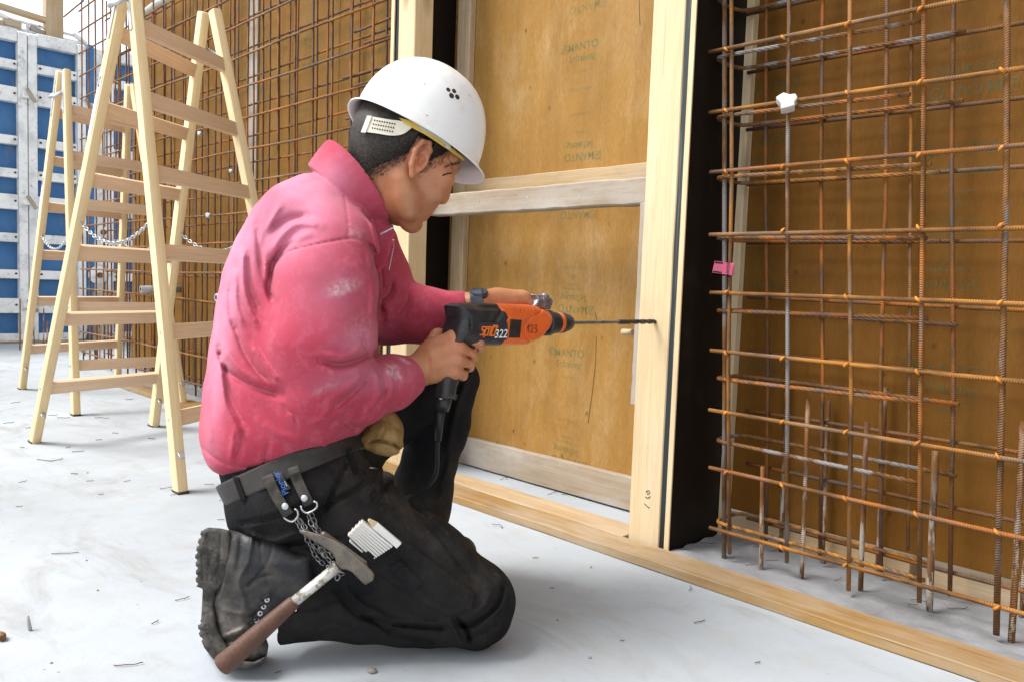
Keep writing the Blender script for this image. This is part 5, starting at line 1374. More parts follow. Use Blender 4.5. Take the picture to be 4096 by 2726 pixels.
def trousers_sdf(P):
    d = trousers_core(P)
    near = np.clip((1.95-P[:, 2])/.1, 0, 1)
    d = d-1.5*folds(P, TR_F)*near
    X, Y = XY(P); m = P[:, 2] < 1.50
    pk = poly_sd(X, Y, CARGO); d = d-np.where(m, .0085*np.clip(.5-pk/5, 0, 1), 0)
    fl = poly_sd(X, Y, FLAP); d = d-np.where(m, .0055*np.clip(.5-fl/4, 0, 1), 0)
    d = d-.0016*np.sin(P[:, 0]*80+P[:, 1]*31)*np.sin(P[:, 1]*63-P[:, 2]*48)
    return smax(d, -floor_d(P)+.0015, .004)
trous = grow('trousers', trousers_sdf, (-.62, -.70, 1.22), (.02, -.02, 1.93), .0031, MAT['trousers'], man, 1)
vattr(trous, 'worn', lambda P: blob(P, 1690, 2080, 330, 90, .75)*.85+blob(P, 1500, 1960, 240, 120, .5)*.65+blob(P, 1960, 2290, 90, 130, .8)*.7+blob(P, 1420, 1830, 90, 60, -.4)*.6+blob(P, 1820, 1950, 60, 160, .1)*.7+blob(P, 1950, 2520, 90, 40, -.6)*.4+blob(P, 1480, 2240, 110, 60, -.4)*.35)  # scuffed cloth, plus a paler thigh top that paints in light from above
def surf(px, py, off=0.0, fn=None):
    w = march(fn or trousers_sdf, px, py, 1.1, 2.2, 0.0); return Q(px, py, float(w[0])-off)
# belt: a band just proud of the waist
def belt_sdf(P):
    o = loft(P, WAIST, .004, 2.2)
    c0, c1 = WAIST[0][0], WAIST[1][0]; ax = (WAIST[2][0]-WAIST[0][0]); ax /= np.linalg.norm(ax)
    t = (P-WAIST[1][0]) @ ax
    return smax(np.abs(o-.0060)-.0046, np.abs(t+.002)-.0205, .002)
grow('belt', belt_sdf, (-.60, -.40, 1.28), (-.20, -.10, 1.72), .0024, MAT['belt'], man, 1)
def pixstrip(name, pts, widths, fn, off, thick, mat, parent, n=5):
    """a flat strap lying on the cloth along a pixel path"""
    C = spl(pts, n); bm = bmesh.new(); rows = []
    W = np.interp(np.linspace(0, 1, len(C)), np.linspace(0, 1, len(widths)), widths)
    for i, c in enumerate(C):
        t = C[min(i+1, len(C)-1)]-C[max(i-1, 0)]; t /= np.linalg.norm(t); nn = np.array([-t[1], t[0]])
        row = []
        for s in (-1, 1):
            p = c+nn*s*W[i]/2; w = float(march(fn, p[0], p[1], 1.1, 2.2)[0]) if callable(fn) else fn
            row.append((p, w-off))
        wm = min(r[1] for r in row); wm = [max(wm, r[1]-.006) for r in row]
        rows.append([to_world(Q(r[0][0], r[0][1], w_)) for r, w_ in zip(row, wm)] + [to_world(Q(r[0][0], r[0][1], w_+thick)) for r, w_ in zip(row, wm)])
    V = [[bm.verts.new(p) for p in r] for r in rows]
    for A, B in zip(V, V[1:]):
        for a, b in ((0, 1), (1, 3), (3, 2), (2, 0)): bm.faces.new((A[a], A[b], B[b], B[a]))
    bm.faces.new((V[0][0], V[0][2], V[0][3], V[0][1])); bm.faces.new((V[-1][0], V[-1][1], V[-1][3], V[-1][2]))
    bmesh.ops.recalc_face_normals(bm, faces=bm.faces)
    bmesh.ops.bevel(bm, geom=[e for e in bm.edges if e.calc_face_angle(0) > .9], offset=min(.0008, thick*.3), segments=1, affect='EDGES')
    me = mesh_of(bm); smooth_by_angle(me, 40); return link(name, me, mat, parent)
def beltfield(P): return np.minimum(trousers_sdf(P), belt_sdf(P))
for pts in ([(938, 1895), (955, 1945), (975, 2000)], [(1395, 1790), (1412, 1850), (1425, 1895)]):
    pixstrip('belt_loop', pts, [22], beltfield, .003, .004, MAT['trousers'], trous, 3)
pixstrip('fly_zip', [(1478, 1868), (1512, 1872)], [7], trousers_sdf, .002, .002, MAT['zinc'], trous, 3)
# little woven label on the waistband
lab = pixstrip('woven_label', [(1107, 1893), (1122, 1925), (1146, 1962)], [44], beltfield, .003, .002, MAT['black_rubber'], trous, 3)
MAT['blue_thread'] = plain('blue_thread', (.06, .15, .48), .6, 0, .3, .1)
def pix_frame(px, py, w, tx, ty):
    """world frame whose x runs along the pixel direction (tx,ty) and whose z faces the camera"""
    a, b = to_world(Q(px, py, w)), to_world(Q(px+tx, py+ty, w)); x = Vector(b-a).normalized(); z = Vector(-(AX.T @ np.array([(px-CX)/LENS_PX, -(py-CY)/LENS_PX, 1.]))).normalized()
    y = z.cross(x).normalized(); x = y.cross(z).normalized(); m = Matrix.Identity(4)
    for i in range(3): m[i][0], m[i][1], m[i][2], m[i][3] = x[i], y[i], z[i], a[i]
    return m
wl_ = float(march(beltfield, 1130, 1925, 1.1, 2.2)[0])-.0065
me = text_mesh('Pionier', .0150); link('lettering', me, MAT['blue_thread'], trous, pix_frame(1133, 1924, wl_, -36, -74))
me = text_mesh('workwear', .0036); link('lettering', me, MAT['sticker_white'], trous, pix_frame(1142, 1925, wl_, -36, -74))

# ---- boots
zb = lambda x, y: (780+x/2.428, 2080+y/2.428)
BOOT = [zb(*p) for p in ((330, 90), (560, 100), (700, 130), (860, 200), (1000, 300), (1130, 330), (1150, 700), (1000, 810), (860, 830), (770, 900), (675, 960), (590, 1015), (600, 1060), (690, 1130), (716, 1210), (700, 1310), (620, 1375), (520, 1405), (420, 1400), (330, 1350), (250, 1270), (190, 1150), (130, 1000), (120, 800), (170, 640), (230, 480), (250, 250), (265, 130))]
SOLE = [zb(*p) for p in ((60, 100), (130, 65), (250, 75), (340, 95), (345, 160), (335, 400), (300, 540), (250, 640), (200, 700), (190, 840), (205, 1000), (255, 1120), (320, 1230), (390, 1310), (470, 1360), (570, 1370), (700, 1310), (650, 1395), (560, 1425), (430, 1440), (300, 1425), (180, 1350), (85, 1230), (35, 1090), (28, 1010), (60, 960), (75, 660), (12, 640), (5, 560), (10, 470), (0, 350), (20, 230))]
BW = 1.365
def boot_sdf(P):
    X, Y = XY(P)
    w = BW+.06*(X-800)/LENS_PX*BW
    half = .036+.011*np.clip(1-np.abs(Y-2250)/150, 0, 1)+.012*np.clip((Y-2440)/160, 0, 1)
    d2 = poly_sd(X, Y, BOOT)*BW/LENS_PX
    a, b = d2+.030, np.abs(P[:, 2]-w)-half+.030
    d = np.minimum(np.maximum(a, b), 0)+np.hypot(np.maximum(a, 0), np.maximum(b, 0))-.030
    d = d-folds(P, BOOT_F)*(P[:, 2] < w)
    return smax(d, -floor_d(P)+.012, .01)
BOOT_F = curveset(780, 2080, 2.428, [([(560, 105), (540, 250), (510, 410), (440, 540), (430, 640), (470, 740), (490, 860)], 26, .0045), ([(450, 170), (430, 350), (400, 500)], 24, -.004), ([(640, 180), (640, 320), (670, 470), (720, 640)], 12, -.0025), ([(755, 220), (720, 370), (640, 500), (500, 640)], 12, -.0025),
    ([(250, 860), (370, 890), (500, 915)], 22, .0035), ([(240, 1190), (360, 1150), (520, 1090)], 22, -.007), ([(270, 1130), (380, 1090), (500, 1040)], 24, .005), ([(200, 1010), (230, 1150), (330, 1260)], 16, -.004), ([(480, 640), (620, 560), (760, 520)], 20, -.004), ([(300, 400), (280, 600), (230, 800)], 20, .003), ([(500, 960), (640, 860), (800, 690)], 26, -.005)])
def sole_sdf(P):
    X, Y = XY(P); w = BW+.06*(X-800)/LENS_PX*BW
    half = .038+.006*np.clip(1-np.abs(Y-2250)/150, 0, 1)+.013*np.clip((Y-2420)/160, 0, 1)-.006*np.clip(1-np.abs(Y-2400)/60, 0, 1)
    d2 = poly_sd(X, Y, SOLE)*BW/LENS_PX
    # tread blocks along the outer edge, heel plate on the side
    tr = (np.sin(Y*.20) > .1)*.0032*(X < 815+.0*Y)*((Y < 2340) | (Y > 2480))
    d2 = d2+np.maximum(tr, 0)
    a, b = d2+.006, np.abs(P[:, 2]-w)-half+.006
    d = np.minimum(np.maximum(a, b), 0)+np.hypot(np.maximum(a, 0), np.maximum(b, 0))-.006
    pl = poly_sd(X, Y, [zb(*p) for p in ((70, 318), (145, 350), (125, 585), (78, 580))]); d = d+np.where(P[:, 2] < w, .0022*np.exp(-(pl/3.5)**2), 0)
    d = d-np.where(P[:, 2] < w, folds(P, SOLE_F), 0)
    return smax(d, -floor_d(P)+.0008, .002)
SOLE_F = curveset(780, 2080, 2.428, [([(110, 110), (75, 240), (160, 285), (200, 310), (205, 400)], 9, .0018), ([(250, 130), (245, 300), (225, 470), (150, 600)], 10, -.002), ([(95, 700), (95, 950), (150, 1160), (260, 1320), (420, 1410)], 8, -.002)])
lo, hi = Q(760, 2700, 1.34), Q(1290, 2080, 1.36); lo[2] = 1.28; hi[2] = 1.47; lo -= .01; hi += .01
boot = grow('boot', boot_sdf, lo, hi, .0024, MAT['boot'], man, 1)
vattr(boot, 'worn', lambda P: blob(P, 880, 2380, 60, 160, 0)*.7+blob(P, 930, 2520, 110, 90, 0)*.9+blob(P, 1040, 2620, 60, 50, 0)*.8+blob(P, 890, 2180, 30, 80, 0)*.4)
grow('sole', sole_sdf, lo, hi, .0022, MAT['sole'], boot, 0)
# laces and eyelets
for k in range(5):
    a, b = zb(640-k*28, 770+k*58), zb(745-k*30, 700+k*62)
    ws = march(boot_sdf, *np.array([(1-t_)*np.array(a)+t_*np.array(b) for t_ in (0, .3, .6, .9)]).T, 1.1, 1.7)
    if ws.max() > 1.42: continue
    pts = [to_world(Q(*((1-t_)*np.array(a)+t_*np.array(b)), w_-.001)) for t_, w_ in zip((0, .3, .6, .9), ws)]
    link('lace', tube_mesh(pts, .0022, 6), MAT['black_rubber'], boot)
for k in range(4):
    c = zb(700-k*34, 770+k*66); p = surf(*c, .0005, boot_sdf); nrm = Vector(-(AX.T @ (p/np.linalg.norm(p))))
    link('eyelet', lathe_mesh([(0, .0045), (.002, .0042), (.0022, .002), (.0008, .0015)], 12), MAT['zinc'], boot, frame(Vector(to_world(p)), nrm))
# left boot, flat on the slab behind the right thigh
fl0 = on_z(1640, 2330, 0); fl0 = to_world(Q(1550, 2290, 1.81)); fl0[2] = 0
fdir = np.array([.45, .89, 0]); fdir /= np.linalg.norm(fdir); fside = np.array([fdir[1], -fdir[0], 0])
def WC(a, s, z): return AX @ (fl0+fdir*a+fside*s+np.array([0, 0, z])-CAMPOS)
def boot_l(P):
    d = chain(P, [WC(-.02, 0, .20), WC(-.015, 0, .08), WC(-.03, 0, .055)], [.048, .046, .044], .02)
    d = smin(d, chain(P, [WC(-.03, 0, .05), WC(.08, 0, .058), WC(.17, 0, .045)], [.043, .044, .040], .03), .02)
    return smax(d, -floor_d(P)+.012, .006)
def sole_l(P):
    d = chain(P, [WC(-.05, 0, .02), WC(.06, 0, .02), WC(.175, 0, .02)], [.040, .042, .044], .02)
    return smax(smax(d, floor_d(P)-.026, .003), -floor_d(P)+.001, .003)
c = WC(.06, 0, .1); bl = grow('boot', boot_l, c-np.array([.18, .16, .18]), c+np.array([.18, .16, .18]), .005, MAT['boot'], man, 1)
grow('sole', sole_l, c-np.array([.18, .16, .18]), c+np.array([.18, .16, .18]), .005, MAT['sole'], bl, 1)

# ---- watch
wt = thing_ = None
def watch_at():
    w = 1.655
    fr = pix_frame(1915, 1217, 1.664, 70, -8)
    strap = []
    for k in range(20):
        a = 2*math.pi*k/20; strap.append((math.cos(a), math.sin(a)))
    c = Q(1914, 1218, 1.664); ax = Q(1990, 1208, 1.668)-Q(1840, 1232, 1.672); ax /= np.linalg.norm(ax)
    axw = Vector(ax @ AX)
    fr = frame(Vector(to_world(c)), axw)
    st_ = link('watch_strap', lathe_mesh([(-.013, .0292), (-.0125, .0322), (.0125, .0322), (.013, .0292)], 32), MAT['watch'], man, fr)
    top = Vector(to_world(Q(1915, 1172, 1.655))); zz = Vector(UPC @ AX).lerp(Vector(-AX[2]), .28)
    link('watch_case', lathe_mesh([(-.012, .0170), (-.008, .0195), (.003, .0200), (.005, .0185), (.0052, .0155), (.0042, .015)], 28), MAT['watch'], st_, frame(top, zz))
    link('watch_face', lathe_mesh([(.0040, .0150), (.0046, .0001)], 24), MAT['iris'], st_, frame(top, zz))
MAT['watch'] = plain('watch_steel_blue', (.055, .07, .095), .38, .35, .5, .2, 60)
watch_at()

# ---- helmet
helm = thing('hard_hat_tmp', 'x', 'x'); bpy.data.objects.remove(helm)
bm = bmesh.new(); NT_, rows = 72, []
def hring(f, out):
    """f: polar angle from the crown (0) to the rim (1); the shell in head coordinates"""
    r = []
    for k in range(NT_):
        th = 2*math.pi*k/NT_; c, s = math.cos(th), math.sin(th)
        ax_ = .128+.006*c; az_ = .108
        ph = f*math.pi/2
        e = .90-.145*(1+c)
        rad = math.sin(ph)**e; y = .0865+.1355*math.cos(ph)**1.02
        cx = -.010-.006*math.cos(ph)
        r.append(((cx+(ax_-out)*rad*c), y-out*math.cos(ph), (az_-out)*rad*s, c, s))
    return r
prof = []
for i in range(1, 15): prof.append(hring(i/14, 0))
def flare(dx_front, dx_back, dx_side, dy_front, dy_back, dy_side, base):
    r = []
    for (x, y, z, c, s) in base:
        wf = max(c, 0)**3.6; wb = max(-c, 0)**2.6; ws = 1-wf-wb
        o = dx_front*wf+dx_back*wb+dx_side*ws; dy = dy_front*wf+dy_back*wb+dy_side*ws
        r.append((x+o*c, y+dy, z+o*s, c, s))
    return r
base = prof[-1]
prof.append(flare(.000, .003, .001, -.003, -.006, -.010, base))
prof.append(flare(.003, .006, .0015, -.009, -.008, -.018, base))
prof.append(flare(.011, .011, .0020, -.016, -.011, -.024, base))
prof.append(flare(.023, .014, .0030, -.022, -.013, -.0275, base))
prof.append(flare(.0235, .0145, .0031, -.0255, -.0155, -.030, base))
prof.append(flare(.019, .011, .0000, -.0240, -.0145, -.0290, base))
prof.append(flare(.004, .004, -.003, -.012, -.0105, -.022, base))
inn = [hring(i/10, .004) for i in range(10, 0, -1)]
prof += inn
R_ = [[bm.verts.new(to_world(H2C(p[:3]))) for p in r] for r in prof]
for A, B in zip(R_, R_[1:]):
    for k in range(NT_): bm.faces.new((A[k], A[(k+1) % NT_], B[(k+1) % NT_], B[k]))
tp = bm.verts.new(to_world(H2C((-.016, .222, 0)))); ti = bm.verts.new(to_world(H2C((-.016, .218, 0))))
for k in range(NT_):
    bm.faces.new((tp, R_[0][k], R_[0][(k+1) % NT_])); bm.faces.new((ti, R_[-1][(k+1) % NT_], R_[-1][k]))
bmesh.ops.recalc_face_normals(bm, faces=bm.faces)
helm = link('helmet', mesh_of(bm, True), MAT['helmet'], man)
from mathutils.bvhtree import BVHTree
_me = helm.data; HB = BVHTree.FromPolygons([v.co.copy() for v in _me.vertices], [tuple(p.vertices) for p in _me.polygons])
for px, py, r in ((1793, 360, .0042), (1816, 365, .0044), (1806, 384, .0052), (1829, 389, .0048)):
    hit, nrm, _, _ = HB.ray_cast(Vector(CAMPOS), Vector(ray(px, py)).normalized())
    if nrm.dot(Vector(AX[2])) > 0: nrm = -nrm
    link('vent_hole', lathe_mesh([(-.002, r), (.0006, r), (.0007, .0001)], 14), MAT['wire'], helm, frame(hit, nrm))
def head_strip(name, tops, bots, field, mat, parent, thick=.002, off=0.0, n=4):
    T, B_ = spl(tops, n), spl(bots, n); bm = bmesh.new(); rows = []
    for a, b in zip(T, B_):
        A, B = [Q(p[0], p[1], float(march(field, p[0], p[1], 1.1, 1.56)[0])-off) for p in (a, b)]
        rows.append([bm.verts.new(to_world(q)) for q in (A, B, B+np.array([0, 0, thick]), A+np.array([0, 0, thick]))])
    for A, B in zip(rows, rows[1:]):
        for k in range(4): bm.faces.new((A[k], A[(k+1) % 4], B[(k+1) % 4], B[k]))
    bm.faces.new(rows[0]); bm.faces.new(rows[-1][::-1]); bmesh.ops.recalc_face_normals(bm, faces=bm.faces)
    me = mesh_of(bm); smooth_by_angle(me, 40); return link(name, me, mat, parent)
def band_field(P):
    h = (P-HO) @ HM.T; return ell(h, (-.014, .06, 0), (.119, .12, .0955))
zh = lambda x, y: (1200+x/1.742, 150+y/1.742)
st1 = head_strip('nape_strap', [zh(*p) for p in ((478, 548), (560, 562), (640, 575), (700, 582), (760, 600))], [zh(*p) for p in ((428, 655), (530, 668), (640, 684), (720, 672), (778, 630))], band_field, MAT['helmet_in'], helm)
st1['label'] = 'ivory nape strap with three rows of holes'
head_strip('strap_buckle', [zh(*p) for p in ((468, 545), (500, 548))], [zh(*p) for p in ((424, 660), (455, 664))], band_field, MAT['helmet_in'], helm, .004, .003)
for r_i in range(3):
    for k in range(9):
        x0, y0 = 520+k*17.5-r_i*8, 578+k*3.2+r_i*27
        px, py = zh(x0, y0); p = Q(px, py, float(march(band_field, px, py, 1.1, 1.56)[0])-.0006)
        link('strap_hole', lathe_mesh([(0, .0016), (.0006, .0014)], 8), MAT['wire'], st1, frame(Vector(to_world(p)), Vector(-AX[2])))
head_strip('sweatband', [zh(*p) for p in ((690, 560), (780, 585), (880, 640), (990, 715), (1080, 790), (1150, 850))], [zh(*p) for p in ((725, 598), (800, 640), (880, 682), (990, 755), (1070, 810), (1140, 862))], band_field, MAT['yellow_band'], helm, .002, .001)
head_strip('harness_band', [zh(*p) for p in ((800, 590), (900, 625), (1010, 705), (1040, 735))], [zh(*p) for p in ((840, 640), (920, 680), (1000, 735), (1030, 765))], band_field, MAT['helmet_in'], helm, .002, .0035)
head_strip('strap_clip', [zh(*p) for p in ((1022, 705), (1052, 740))], [zh(*p) for p in ((1012, 765), (1048, 785))], band_field, MAT['helmet_in'], helm, .003, .0055)

# zip teeth on the collar flap
for k, (px, py) in enumerate([(1524+i*5.5, 936-i*2.8) for i in range(10)]+[(1577-abs(i-3)*1.2-i*.6, 960+i*9) for i in range(14)]):
    p = Q(px, py, float(march(sweater_sdf, px, py, 1.2, 1.75)[0])-.0005)
    link('zip_tooth', box_mesh(.0016, .0034, .0016), MAT['zinc'], sweat, pix_frame(px, py, p[2], 3, -2) @ Matrix.Rotation(k*.1, 4, 'Z'))
# ================================================================== rotary hammer drill
MAT['orange_plastic'] = None
n = NT('orange_plastic')
col = n.mix(n.ramp(n.noise(30, 5, .65, co=n.co), [(.45, 0.0), (.75, 1.0)]), (.78, .135, .022), (.60, .115, .030))
col = n.mix(n.math('MULTIPLY', n.ramp(n.noise((90, 90, 90), 5, .7, co=n.co), [(.58, 0.0), (.72, 1.0)]), .35), col, (.70, .30, .16))
n.bump(n.noise(300, 3, co=n.co), .12, .0008)
MAT['orange_plastic'] = n.done(col, .42, 0, .45)
n = NT('black_plastic')
col = n.mix(n.ramp(n.noise(36, 6, .68, co=n.co), [(.45, 0.0), (.72, 1.0)]), (.016, .017, .021), (.045, .044, .045))
n.bump(n.noise(420, 3, co=n.co), .2, .0008)
MAT['black_plastic'] = n.done(col, .44, 0, .5)
MAT['steel'] = plain('worn_steel', (.30, .28, .26), .38, .85, .5, .35, 50, .15)
MAT['dark_steel'] = plain('dark_steel', (.050, .048, .047), .42, .7, .5, .4, 80, .1)
MAT['clamp_steel'] = plain('clamp_steel', (.36, .36, .40), .32, .8, .5, .45, 60, .2)
MAT['orange_print'] = plain('orange_print', (.80, .17, .02), .5, 0, .4, .05)
MAT['white_print'] = plain('white_print', (.80, .80, .80), .5, 0, .4, .02)
MAT['marker_ink'] = plain('marker_ink', (.07, .012, .02), .5, 0, .3, .1)
TIP = on_y(2618, 1286, 1.6835); DX = TIP[0]
drill = thing('rotary_hammer', 'orange and black rotary hammer drill held against the pale post', 'drill', tuple(on_x(1950, 1300, DX)))
def P2L(P):
    W = P @ AX + CAMPOS; return W[:, 1], W[:, 2], W[:, 0]-DX          # along the bit, up, sideways (towards the camera is +)
def dpix(px, py, off=.030): p = on_x(px, py, DX+off); return (p[1], p[2])
zd = lambda x, y: (1880+x/5.236, 1180+y/5.236)
def outline_sd(P, poly, half, r, taper=0):
    y, z, x = P2L(P); d2 = poly_sd(y, z, poly); a, b = d2+r, np.abs(x)-half+r
    return np.minimum(np.maximum(a, b), 0)+np.hypot(np.maximum(a, 0), np.maximum(b, 0))-r
BLK = [dpix(*p, -.012 if p[0] < 1810 else .030) for p in ((1788, 1222), (1803, 1214), (1950, 1213), (2005, 1216), (2030, 1228), (2040, 1245), (2039, 1350), (2026, 1372), (2012, 1383), (1940, 1383), (1900, 1378), (1860, 1372), (1800, 1372), (1775, 1372), (1784, 1320), (1798, 1275))]
GRIP = [dpix(*p, 0) for p in ((1785, 1350), (1862, 1350), (1848, 1430), (1830, 1500), (1812, 1545), (1806, 1590), (1752, 1590), (1757, 1545), (1770, 1450))]
ORG = [dpix(*p) for p in ((1996, 1217), (2126, 1220), (2159, 1226), (2178, 1235), (2195, 1251), (2207, 1272), (2206, 1290), (2198, 1318), (2186, 1339), (2166, 1356), (2128, 1375), (2112, 1379), (1996, 1381))]
B_F = curveset(1880, 1180, 5.236, [([(60, 240), (300, 270), (520, 275), (640, 300), (610, 430), (540, 540), (400, 580)], 60, -.004), ([(600, 500), (700, 470), (820, 470)], 30, .003), ([(5, 490), (8, 700)], 14, -.004)])
O_F = curveset(1880, 1180, 5.236, [([(1490, 290), (1470, 370), (1330, 440), (1200, 560), (1120, 690), (1140, 830), (1220, 930), (1320, 990)], 22, -.0035), ([(1330, 440), (1240, 560), (1165, 690), (1185, 820), (1250, 910)], 30, .0025), ([(840, 470), (1080, 495), (1240, 480)], 24, .003), ([(820, 915), (1050, 925), (1200, 950)], 22, .003)]+[([(1000+k*72, 225), (1035+k*76, 260), (1045+k*78, 330)], 13, .0018) for k in range(5)])
def blk_sdf(P):
    d = outline_sd(P, BLK, .036, .020)
    d = smin(d, outline_sd(P, GRIP, .0185, .012), .012)
    return d-folds(P, B_F)*(P2L(P)[2] > 0)
def org_sdf(P):
    d = outline_sd(P, ORG, .0352, .018)
    y, z, x = P2L(P); c = dpix(2190, 1284)
    d = smin(d, np.maximum(np.hypot(z-c[1], x)-.026, np.abs(y-c[0]+.012)-.03), .015)
    return d-folds(P, O_F)*(x > 0)
def cam_box(pxs, pys, w0, w1): 
    a = np.array([Q(px, py, w) for px in pxs for py in pys for w in (w0, w1)]); return a.min(0)-.01, a.max(0)+.01
lo, hi = cam_box((1730, 2060), (1190, 1625), 1.50, 1.66); rear = grow('rear_housing', blk_sdf, lo, hi, .0020, MAT['black_plastic'], drill, 1)
lo, hi = cam_box((1975, 2240), (1200, 1400), 1.56, 1.76); front = grow('gear_housing', org_sdf, lo, hi, .0018, MAT['orange_plastic'], drill, 1)
cz = dpix(2200, 1283)[1]+.0; 
AXF = frame(Vector((DX, 0, TIP[2])), (0, 1, 0))            # local z runs along the bit
def yy(px): return float(on_x(px, 1284, DX)[1])
link('chuck_collar', lathe_mesh([(yy(2190), .024), (yy(2198), .0245), (yy(2222), .0235), (yy(2224), .022)], 32), MAT['black_plastic'], drill, AXF)
link('chuck_ring', lathe_mesh([(yy(2222), .0225), (yy(2223), .0235), (yy(2236), .0228), (yy(2238), .021)], 32), MAT['orange_plastic'], drill, AXF)
link('chuck', lathe_mesh([(yy(2236), .021), (yy(2238), .0235), (yy(2250), .0232), (yy(2262), .0205), (yy(2268), .0195), (yy(2280), .0150), (yy(2284), .0118), (yy(2286), .006)], 32), MAT['black_plastic'], drill, AXF)
link('bit_shank', lathe_mesh([(yy(2270), .0046), (yy(2478), .0046)], 16), MAT['steel'], drill, AXF)
# fluted head of the bit
bm = bmesh.new(); y0, y1 = yy(2476), TIP[1]+.006; m = 60; rings = []
for i in range(m+1):
    t = i/m; y = y0+(y1-y0)*t; tw = max(0, t-.25)*16; ring = []
    for k in range(16):
        a = 2*math.pi*k/16; fl = 1-.42*min(1, max(0, t-.2)*6)*max(0, math.cos(2*(a-tw)))**2
        r = .0060*fl*(1 if t < .97 else .8); ring.append(bm.verts.new((r*math.cos(a), r*math.sin(a), y)))
    rings.append(ring)
for A, B in zip(rings, rings[1:]):
    for k in range(16): bm.faces.new((A[k], A[(k+1) % 16], B[(k+1) % 16], B[k]))
bm.faces.new(rings[0][::-1]); bm.faces.new(rings[-1]); bmesh.ops.recalc_face_normals(bm, faces=bm.faces)
me = mesh_of(bm); smooth_by_angle(me, 50); link('bit_flute', me, MAT['dark_steel'], drill, AXF)
def drill_plane(fn, px, py, off): return Q(px, py, float(march(fn, px, py, 1.3, 1.9)[0])-off)
def flat_poly(name, pix, fn, off, mat, parent, thick=.0008, w=None):
    """a flat plate whose corners are pixels, at the depth where the housing lies"""
    c = np.mean(pix, axis=0); n_ = AX @ np.array([1.0, 0, 0]); p0 = drill_plane(fn, c[0], c[1], off)
    pts = []
    for px, py in pix:
        d = np.array([(px-CX)/LENS_PX, -(py-CY)/LENS_PX, 1.]); pts.append(d*((p0 @ n_)/(d @ n_)))
    bm = bmesh.new(); A = [bm.verts.new(to_world(p)) for p in pts]; B = [bm.verts.new(to_world(p-n_*thick)) for p in pts]
    bm.faces.new(A); bm.faces.new(B[::-1])
    for i in range(len(A)): bm.faces.new((A[i], A[(i+1) % len(A)], B[(i+1) % len(A)], B[i]))
    bmesh.ops.recalc_face_normals(bm, faces=bm.faces); return link(name, mesh_of(bm), mat, parent)
bad = [zd(*p) for p in ((172, 640), (178, 595), (205, 578), (765, 572), (790, 590), (790, 880), (760, 935), (290, 930), (240, 840), (165, 800))]
MAT['badge'] = plain('badge_plate', (.028, .034, .045), .4, 0, .4, .2, 60)
badge = flat_poly('badge', bad, blk_sdf, .0016, MAT['badge'], drill, .003)
pb_ = drill_plane(blk_sdf, *np.mean(bad, axis=0), .0016)
def plane_pt(px, py, p0, off):
    n_ = AX @ np.array([1.0, 0, 0]); p0 = p0+n_*off; d = np.array([(px-CX)/LENS_PX, -(py-CY)/LENS_PX, 1.]); return to_world(d*((p0 @ n_)/(d @ n_)))
def strokes(name, segs, width, p0, off, mat, parent, zz=zd):
    bm = bmesh.new()
    for k, ((x0, y0), (x1, y1)) in enumerate(segs):
        d = np.array((x1-x0, y1-y0), float); L = np.hypot(*d); d /= L; nn = np.array((-d[1], d[0]))*width/2; e = d*width*.35
        a, b = np.array((x0, y0))-e, np.array((x1, y1))+e
        bm.faces.new([bm.verts.new(plane_pt(*zz(*q), p0, off+.00004*k)) for q in (a-nn, b-nn, b+nn, a+nn)])
    bmesh.ops.recalc_face_normals(bm, faces=bm.faces); return link(name, mesh_of(bm), mat, parent)
strokes('lettering', [((258, 668), (590, 668)), ((262, 668), (254, 735)), ((254, 735), (300, 735)), ((304, 735), (262, 832)), ((262, 832), (212, 832)),
    ((340, 690), (285, 880)), ((340, 705), (408, 705)), ((408, 690), (366, 838)), ((312, 838), (366, 838)), ((452, 690), (408, 850)), ((500, 630), (438, 850)), ((488, 640), (574, 640)), ((556, 680), (510, 845)), ((452, 846), (510, 846))], 27, pb_, .0004, MAT['orange_print'], badge)
me = text_mesh('322', .0245, .22); 
mm = Matrix.Identity(4); o_ = plane_pt(*zd(640, 893), pb_, .0012)
for i, (a, b, c) in enumerate(((0, 0, 1), (1, 0, 0), (0, 1, 0))): mm[i][0], mm[i][1], mm[i][2] = a, b, c
for i in range(3): mm[i][3] = o_[i]
o322 = link('lettering', me, MAT['white_print'], badge, mm @ Matrix.Diagonal((.98, 1.0, 1, 1)))
# vents
ven = [zd(*p) for p in ((848, 508), (1085, 508), (1070, 690), (1045, 892), (815, 900), (835, 700))]
vent = flat_poly('vent', ven, org_sdf, .0012, MAT['wire'], drill, .002); pv = drill_plane(org_sdf, *np.mean(ven, axis=0), .0012)
for k in range(3):
    x = 915+k*68
    strokes('vent_slat', [((x+14, 525), (x+4, 700)), ((x+4, 700), (x-16, 880))], 16, pv, .0012+.0003*k, MAT['black_plastic'], drill)
po = drill_plane(org_sdf, *zd(1300, 710), .0006)
strokes('lettering', [((1180, 715), (1238, 632)), ((1238, 632), (1222, 785)), ((1268, 665), (1290, 630)), ((1290, 630), (1322, 640)), ((1322, 640), (1318, 690)), ((1318, 690), (1268, 775)), ((1268, 775), (1300, 790)), ((1300, 790), (1335, 755)), ((1352, 640), (1390, 628)), ((1390, 628), (1402, 660)), ((1402, 660), (1366, 702)), ((1366, 702), (1412, 725)), ((1412, 725), (1408, 770)), ((1408, 770), (1370, 796)), ((1370, 796), (1352, 785))], 12, po, .0006, MAT['marker_ink'], drill)
